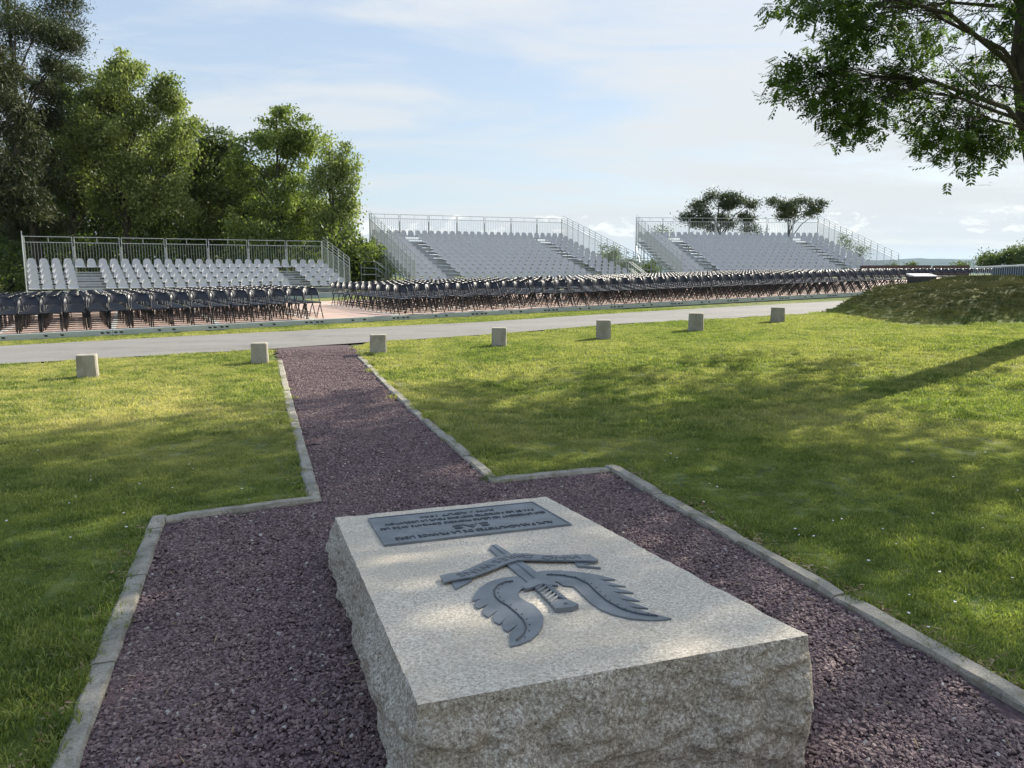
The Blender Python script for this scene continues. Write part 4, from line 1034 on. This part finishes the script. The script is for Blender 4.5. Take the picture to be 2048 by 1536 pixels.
def tree(kind, label, cat, trunk_px, D, lobes, n, per, cl_r, leaf, mat, bark, grp=None, droop=.3, hang=0., r0=.22, seed=1, shell=.35, limbs=14, flat=.7, aspect=.55, top=None, lean=0, crown='crown'):
    r = np.random.default_rng(seed); base = atd(trunk_px, 560, D); gz = float(zt(base[0], D)) - .1; t = empty(kind, (float(base[0]), D, gz)); tag(t, label, cat, grp)
    cl = lobes_to_clumps(lobes, D, r, n, shell); zs = [c[0][2] for c in cl]; ztop = top if top else np.percentile(zs, 88)
    axis_top = np.array([base[0] + lean, D, ztop]); P = [np.array([base[0], D, gz])]
    for k in range(1, 8):
        f = k / 7; P.append(P[0] * (1 - f) + axis_top * f + np.array([r.normal(0, .12), r.normal(0, .12), 0]) * (1 if k < 7 else 0))
    mb = MB().tube(P, [r0 * (1 - .85 * (k / 7) ** .8) for k in range(8)], 8)
    idx_ = r.choice(len(cl), min(limbs, len(cl)), replace=False)
    for i in idx_:
        c = cl[i][0]; f = np.clip((c[2] - gz) / (ztop - gz) * r.uniform(.5, .85), .12, .95); k = f * 7; a = P[int(k)] * (1 - k % 1) + P[min(7, int(k) + 1)] * (k % 1)
        m1 = a * .55 + c * .45 + np.array([0, 0, .12 * np.linalg.norm(c - a)]); rr_ = r0 * .42 * (1 - f * .6)
        mb.tube([a, a * .75 + m1 * .25 + np.array([0, 0, .05]), m1, m1 * .4 + c * .6, c], [rr_, rr_ * .8, rr_ * .6, rr_ * .35, rr_ * .15], 5)
    mb.build('trunk', bark, t, smooth=True)
    crown_mesh(cl, per, cl_r, leaf, r, mat, crown, t, droop, flat, hang, aspect); return t
GW = 'trees of the wood behind the low stand'
BI, OK_, BU, NE, NB = M_['leaf_birch'], M_['leaf_oak'], M_['leaf_bush'], M_['needle'], M_['needle_brown']
tree('pine_tree', 'tall airy pine rising over the dark spruces at the upper left', 'tree', 66, 46, [(60, 60, 95, 60), (110, 85, 55, 50), (40, -60, 90, 90), (30, 140, 60, 50), (95, 150, 55, 40), (130, 60, 36, 40)], 330, 130, .36, .20, NE, M_['bark'], GW, -.2, 0, .22, 21, .4, 12, .6, .22, top=19)
tree('spruce_tree', 'dark brownish-green spruce filling the far left edge of the wood', 'tree', -20, 42, [(-30, 120, 70, 60), (-25, 220, 85, 80), (-15, 330, 90, 80), (-10, 420, 85, 60), (30, 280, 50, 60), (20, 390, 55, 60), (10, 180, 40, 50)], 420, 85, .36, .28, NB, M_['bark'], GW, .5, .5, .3, 22, .3, 20, .35, .2, top=18)
tree('spruce_tree', 'brownish-green spruce standing just right of the dark edge spruce, under the pine', 'tree', 82, 47, [(70, 210, 38, 50), (60, 290, 45, 60), (70, 370, 55, 60), (75, 440, 55, 40)], 260, 80, .36, .26, NB, M_['bark'], GW, .5, .5, .22, 23, .3, 16, .35, .2, top=13)
tree('birch_tree', 'tallest light green birch with drooping ragged crown above left end of the low stand', 'tree', 262, 50, [(250, 108, 26, 14), (285, 118, 26, 14), (325, 150, 28, 16), (365, 188, 20, 18), (376, 232, 18, 20), (205, 135, 26, 16), (255, 130, 45, 30), (225, 165, 60, 42), (290, 180, 65, 55), (345, 195, 34, 45), (200, 240, 75, 70), (270, 270, 90, 75), (345, 270, 50, 60), (240, 350, 95, 70), (330, 350, 70, 70)], 760, 58, .26, .19, BI, M_['bark'], GW, 1.0, 2.4, .24, 24, .25, 44, .8)
tree('broadleaf_tree', 'mid green rounded tree left of the tallest birch', 'tree', 150, 52, [(140, 135, 24, 12), (175, 150, 24, 14), (110, 160, 22, 14), (150, 180, 50, 38), (125, 240, 60, 60), (170, 260, 65, 70), (130, 330, 70, 60), (160, 400, 85, 60)], 500, 64, .32, .20, OK_, M_['bark'], GW, .4, 1.0, .25, 25, .25, 18, .8)
tree('broadleaf_tree', 'lower dark green tree in the dip between the two light green crowns', 'tree', 425, 54, [(400, 258, 22, 10), (440, 266, 22, 12), (470, 290, 18, 12), (410, 295, 50, 34), (445, 330, 48, 42), (400, 360, 60, 60), (440, 420, 70, 55)], 380, 64, .32, .20, OK_, M_['bark'], GW, .4, .3, .22, 26, .25, 18, .8)
tree('broadleaf_tree', 'light green tree with a tall pointed top above the middle of the low stand', 'tree', 562, 52, [(562, 212, 22, 10), (600, 228, 20, 12), (535, 230, 18, 12), (625, 262, 20, 16), (565, 240, 42, 24), (545, 275, 50, 42), (590, 300, 50, 48), (510, 320, 50, 36), (545, 370, 80, 60), (600, 390, 60, 60), (540, 440, 90, 50), (488, 290, 22, 18)], 540, 60, .28, .19, BU, M_['bark'], GW, .6, 1.4, .25, 27, .25, 36, .8)
tree('birch_tree', 'slender pale birch with thin drooping sprays at the right end of the wood', 'tree', 668, 50, [(662, 268, 16, 8), (688, 280, 14, 12), (708, 320, 12, 22), (706, 372, 12, 22), (640, 290, 16, 12), (668, 300, 30, 24), (690, 330, 20, 34), (650, 350, 40, 40), (690, 390, 26, 38), (668, 430, 52, 42), (700, 460, 36, 36)], 330, 48, .24, .17, BI, M_['bark'], GW, 1.1, 2.6, .16, 28, .3, 30, .8)
tree('broadleaf_tree', 'dark tree at the back of the wood behind the tallest birch', 'tree', 210, 60, [(180, 330, 130, 90), (300, 330, 110, 90), (120, 420, 130, 80), (300, 430, 130, 80)], 420, 90, .6, .24, OK_, M_['bark'], GW, .3, .3, .3, 29, .3, 10, .8)
tree('broadleaf_tree', 'dark tree at the back of the wood behind the pointed light green tree', 'tree', 480, 60, [(430, 400, 90, 60), (540, 420, 110, 70), (620, 450, 80, 50), (480, 460, 120, 50)], 330, 90, .6, .24, OK_, M_['bark'], GW, .3, .3, .3, 30, .3, 10, .8)
tree('broadleaf_tree', 'dark low tree at the far left behind the spruces', 'tree', 20, 58, [(0, 420, 120, 90), (80, 470, 90, 60), (-40, 330, 90, 110)], 280, 90, .6, .24, OK_, M_['bark'], GW, .3, .3, .3, 31, .3, 8, .8)
tree('shrub', 'bright leafy shrub at the right foot of the wood, beside the low stand', 'shrub', 712, 50, [(715, 500, 26, 40), (690, 520, 40, 36), (740, 520, 24, 30), (725, 545, 34, 18)], 170, 85, .36, .15, BU, M_['bark'], None, .3, .2, .06, 32, .2, 10, .8)
tree('shrub', 'dark leafy shrub beside the left rails of the middle grandstand', 'shrub', 762, 62, [(760, 500, 30, 32), (775, 530, 36, 22), (735, 520, 22, 24)], 120, 80, .42, .17, OK_, M_['bark'], None, .3, .2, .06, 33, .2, 10, .8)
tree('shrub', 'dark green shrub in the gap between the two tall grandstands', 'shrub', 1240, 66, [(1215, 528, 34, 14), (1262, 532, 34, 14), (1190, 535, 30, 10), (1300, 535, 30, 12)], 110, 80, .4, .17, OK_, M_['bark'], None, .3, .2, .06, 34, .2, 6, .8)
tree('sapling', 'thin young tree seen behind the descending right rail of the middle grandstand', 'sapling', 1228, 64, [(1222, 500, 18, 12), (1234, 512, 20, 14), (1212, 516, 14, 10)], 16, 36, .26, .15, OK_, M_['bark'], None, .3, .2, .05, 35, .2, 8, .9)
tree('sapling', 'thin young tree seen behind the descending right rail of the right grandstand', 'sapling', 1718, 72, [(1700, 488, 16, 12), (1716, 500, 18, 16), (1730, 504, 12, 14), (1690, 478, 8, 8)], 20, 36, .28, .16, OK_, M_['bark'], None, .3, .2, .05, 36, .2, 8, .9)
tree('sapling', 'thin young tree behind the upper left rail of the right grandstand', 'sapling', 1320, 72, [(1322, 458, 16, 8), (1340, 466, 14, 8), (1310, 470, 10, 8)], 10, 34, .28, .15, OK_, M_['bark'], None, .3, .2, .05, 37, .2, 6, .9)
GP = 'pines behind the right grandstand'
tree('pine_tree', 'wide bushy pine rising behind the right grandstand, the broader of the pair', 'tree', 1432, 84, [(1440, 412, 52, 24), (1400, 426, 34, 22), (1472, 402, 26, 16), (1480, 432, 34, 18), (1430, 446, 46, 16), (1384, 445, 20, 14), (1506, 410, 10, 6), (1500, 462, 30, 7), (1420, 396, 16, 9)], 120, 120, .42, .30, NE, M_['bark'], GP, -.2, 0, .30, 38, .3, 10, .55, .25, top=8.0)
tree('pine_tree', 'smaller flat-topped pine on a bare leaning trunk behind the right grandstand', 'tree', 1560, 84, [(1585, 418, 44, 14), (1555, 412, 24, 12), (1614, 412, 24, 12), (1590, 432, 34, 8), (1628, 420, 14, 8)], 62, 120, .40, .30, NE, M_['bark'], GP, -.2, 0, .26, 39, .3, 8, .5, .25, top=7.2, lean=1.3)
tree('pine_tree', 'dark wind-shaped trees on the skyline at the right edge, beyond the barrier', 'tree', 2010, 80, [(2000, 516, 40, 12), (2030, 508, 30, 14), (2060, 512, 40, 18), (1965, 525, 26, 7), (2085, 500, 30, 20)], 240, 60, .4, .24, OK_, M_['bark'], None, .0, 0, .2, 40, .2, 10, .7, .4)
for i, (px, py, rx, ry, D, lab) in enumerate(((1822, 528, 9, 4, 120, 'dark round treetop just above the left brown board wall'), (1920, 527, 14, 4, 110, 'low green treetop above the right brown board wall'), (1790, 530, 14, 3, 130, 'faint low treetop below the far hills near the right grandstand'))):
    tree('far_tree', lab, 'tree', px, D, [(px, py, rx, ry), (px + rx * .6, py + 3, rx, ry)], 16, 30, .22, .2, OK_, M_['bark'], None, 0, 0, .12, 50 + i, .2, 3, .8)
# undergrowth at the foot of the wood
r = np.random.default_rng(77); cl = []
for _ in range(520):
    px = r.uniform(-160, 745); D = r.uniform(46, 64); z = r.random() ** 1.3 * 3.4; P = atd(px, 540, D); cl.append((np.array([P[0], D, z]), np.clip(r.normal(.35, .25), 0, 1)))
o = crown_mesh(cl, 70, .55, .24, r, M_['leaf_oak'], 'undergrowth', None, .3, .7, 0); o['kind'] = 'stuff'
# wood deeper behind
cl = []
for _ in range(900):
    px = r.uniform(-200, 640); D = r.uniform(66, 78); top_ = np.interp(px, [-200, 60, 250, 400, 560, 640], [15, 13, 10.5, 6.5, 7.5, 4]); z = r.random() * top_; P = atd(px, 540, D); cl.append((np.array([P[0], D, z]), np.clip(r.normal(.3, .2), 0, 1)))
o = crown_mesh(cl, 60, .9, .42, r, M_['leaf_oak'], 'woodland', None, .3, .8, 0); o['kind'] = 'stuff'

# near ash tree leaning in from the right
ASH = [(1490, -400), (1500, -60), (1508, 0), (1545, 30), (1580, 38), (1600, 60), (1612, 78), (1590, 75), (1578, 100), (1560, 130), (1535, 155), (1545, 178), (1575, 185), (1585, 210), (1612, 205), (1630, 232), (1665, 245), (1672, 282), (1700, 272), (1742, 278), (1790, 250), (1822, 262), (1838, 292), (1870, 300), (1905, 300), (1925, 332), (1945, 330), (1952, 300), (1965, 285), (1985, 300), (2048, 312), (2400, 340), (2700, 300), (2700, -3000), (1490, -3000)]
ash = empty('ash_tree', (9.95, 13.7, float(zt(9.95, 13.7)) - .05)); tag(ash, 'ash tree leaning in from the right with feathery leaves hanging into the sky', 'tree')
tk = [np.array(p) for p in ((9.95, 13.7, -.0), (9.6, 13.5, 1.2), (9.1, 13.3, 2.5), tuple(atd(2074, 300, 13.05)), tuple(atd(2056, 200, 12.9)), tuple(atd(2046, 100, 12.85)), (8.05, 12.7, 7.0), (7.9, 12.6, 8.6), (7.7, 12.4, 10.2))]
mb = MB().tube(tk, [.30, .26, .235, .21, .19, .17, .13, .09, .04], 12)
r = np.random.default_rng(55)
ctr = np.array([8.4, 13.2, 7.9]); rad = np.array([4.9, 4.6, 5.0]); cl = []
while len(cl) < 1950:
    d = rand_dirs(r, 1)[0]; rr_ = r.random() ** (1 / 2.6); c = ctr + d * rad * rr_
    if c[2] < 2.9: continue
    u, v = proj(c)
    if v > -150 and not in_poly(np.array([u]), np.array([v]), ASH)[0]: continue
    
    if u > 1975 and 60 < v < 330 and c[1] < 13.4: continue
    # open gaps that let the sky through
    if -50 < v < 330 and mn.noise(Vector((u * .011, v * .014, 3.3))) < -.15: continue
    cl.append(c)
low = [(1560, 60), (1625, 150), (1575, 165), (1700, 200), (1640, 200), (1760, 250), (1850, 270), (1930, 300), (1700, 255), (1900, 230), (2000, 270), (1800, 160), (1720, 60), (1650, 20)]
for (u, v) in low:
    c0 = atd(u, v, 11.9 + r.uniform(-.8, .8))
    for _ in range(16):
        c = c0 + r.normal(0, .26, 3); uu, vv = proj(c)
        if in_poly(np.array([uu]), np.array([vv]), ASH)[0]: cl.append(c)
cl = np.array(cl)
# limbs: from the trunk out to grouped clumps, then twigs
K = 44; cen = cl[r.choice(len(cl), K, replace=False)]
for _ in range(5):
    lab_ = np.argmin(((cl[:, None] - cen[None]) ** 2).sum(-1), 1)
    cen = np.array([cl[lab_ == k].mean(0) if (lab_ == k).any() else cen[k] for k in range(K)])
for k in range(K):
    c = cen[k]; zf = np.clip(c[2] - np.hypot(c[0] - 8.3, c[1] - 12.8) * .28, 3.6, 9.6); zz = [p[2] for p in tk]; a = np.array([np.interp(zf, zz, [p[j] for p in tk]) for j in range(3)])
    L = np.linalg.norm(c - a); m1 = a * .5 + c * .5 + np.array([r.normal(0, .15), r.normal(0, .15), .12 * L]); r1 = .014 + .008 * L
    mid_ = [a, a * .7 + m1 * .3 + np.array([0, 0, .06 * L]), m1, m1 * .45 + c * .55 + np.array([0, 0, .03 * L]), c]; mb.tube(mid_, [r1, r1 * .8, r1 * .6, r1 * .4, r1 * .22], 6)
    sub_ = cl[lab_ == k]; uv_ = proj(sub_)
    for qi_, q_ in enumerate(sub_):
        if qi_ % 4 and uv_[1][qi_] < -40: continue
        s_ = mid_[r.integers(2, 5)]; mb.tube([s_, s_ * .45 + q_ * .55 + np.array([0, 0, .07]), q_], [.008, .005, .003], 4, cap=False)
mb.build('trunk', M_['bark'], ash, smooth=True)
# pinnate leaves: nine leaflets on a stalk, hanging in fans round each twig end
V = []; T = []
for c in cl:
    tn = np.clip(r.normal(.4, .22), 0, 1)
    for _ in range(r.integers(7, 12)):
        d = rand_dirs(r, 1)[0]; d[2] = d[2] * .5 - .35; d /= np.linalg.norm(d); o0 = c + r.normal(0, .10, 3); s = np.cross(d, [0, 0, 1]); s /= np.linalg.norm(s) + 1e-9
        up = np.cross(s, d); tl = r.normal(0, .5); s = s * math.cos(tl) + up * math.sin(tl); L = r.uniform(.16, .25); tv = np.clip(tn + r.normal(0, .15), 0, 1)
        for j in range(4):
            f = .3 + .2 * j; b = o0 + d * L * f + np.array([0, 0, -.03 * f * f])
            for sg in (-1, 1):
                e = (d * .62 + s * sg * .8); e[2] -= .15; e /= np.linalg.norm(e); l = r.uniform(.075, .105); w = np.cross(e, up); w /= np.linalg.norm(w) + 1e-9; w *= l * .20
                V += [b, b + e * l * .5 + w, b + e * l, b + e * l * .5 - w]; T.append(tv)
        b = o0 + d * L; l = .08; w = s * l * .17; V += [b, b + d * l * .5 + w, b + d * l, b + d * l * .5 - w]; T.append(tv)
np_mesh('crown', np.array(V), np.arange(len(V)).reshape(-1, 4), M_['leaf_ash'], ash, attr={'tint': T})

# ------------------------------------------------------------------ far hills
xs2 = np.linspace(-9000, 9000, 220); rows = []
for k, (yy, hb) in enumerate(((4300, -96), (5200, -60), (6200, 10), (7000, 62), (7600, 56), (9000, 20))):
    rows.append([(x, yy + 300 * math.sin(x * .0007), hb + (34 * mn.fractal(Vector((x * .0016, yy * .0004, 0)), 1, 2, 5) + 8 * math.sin(x * .0011 + k) if hb > -90 else 0)) for x in xs2])
tag(MB().grid(np.array(rows)).build('hills', M_['hill'], smooth=True), kind='structure')
HAZE = True
if HAZE:
    hz = MB().box(-14500, 14500, -3200, 14500, -140, 220).build('haze', None); hz['kind'] = 'stuff'
    m = bpy.data.materials.new('haze'); m.use_nodes = True; t = m.node_tree; t.nodes.clear(); o = t.nodes.new('ShaderNodeOutputMaterial'); v = t.nodes.new('ShaderNodeVolumePrincipled')
    v.inputs['Color'].default_value = (.60, .76, .92, 1); v.inputs['Density'].default_value = .00006; v.inputs['Anisotropy'].default_value = .1
    t.links.new(v.outputs[0], o.inputs['Volume']); hz.data.materials.clear(); hz.data.materials.append(m)
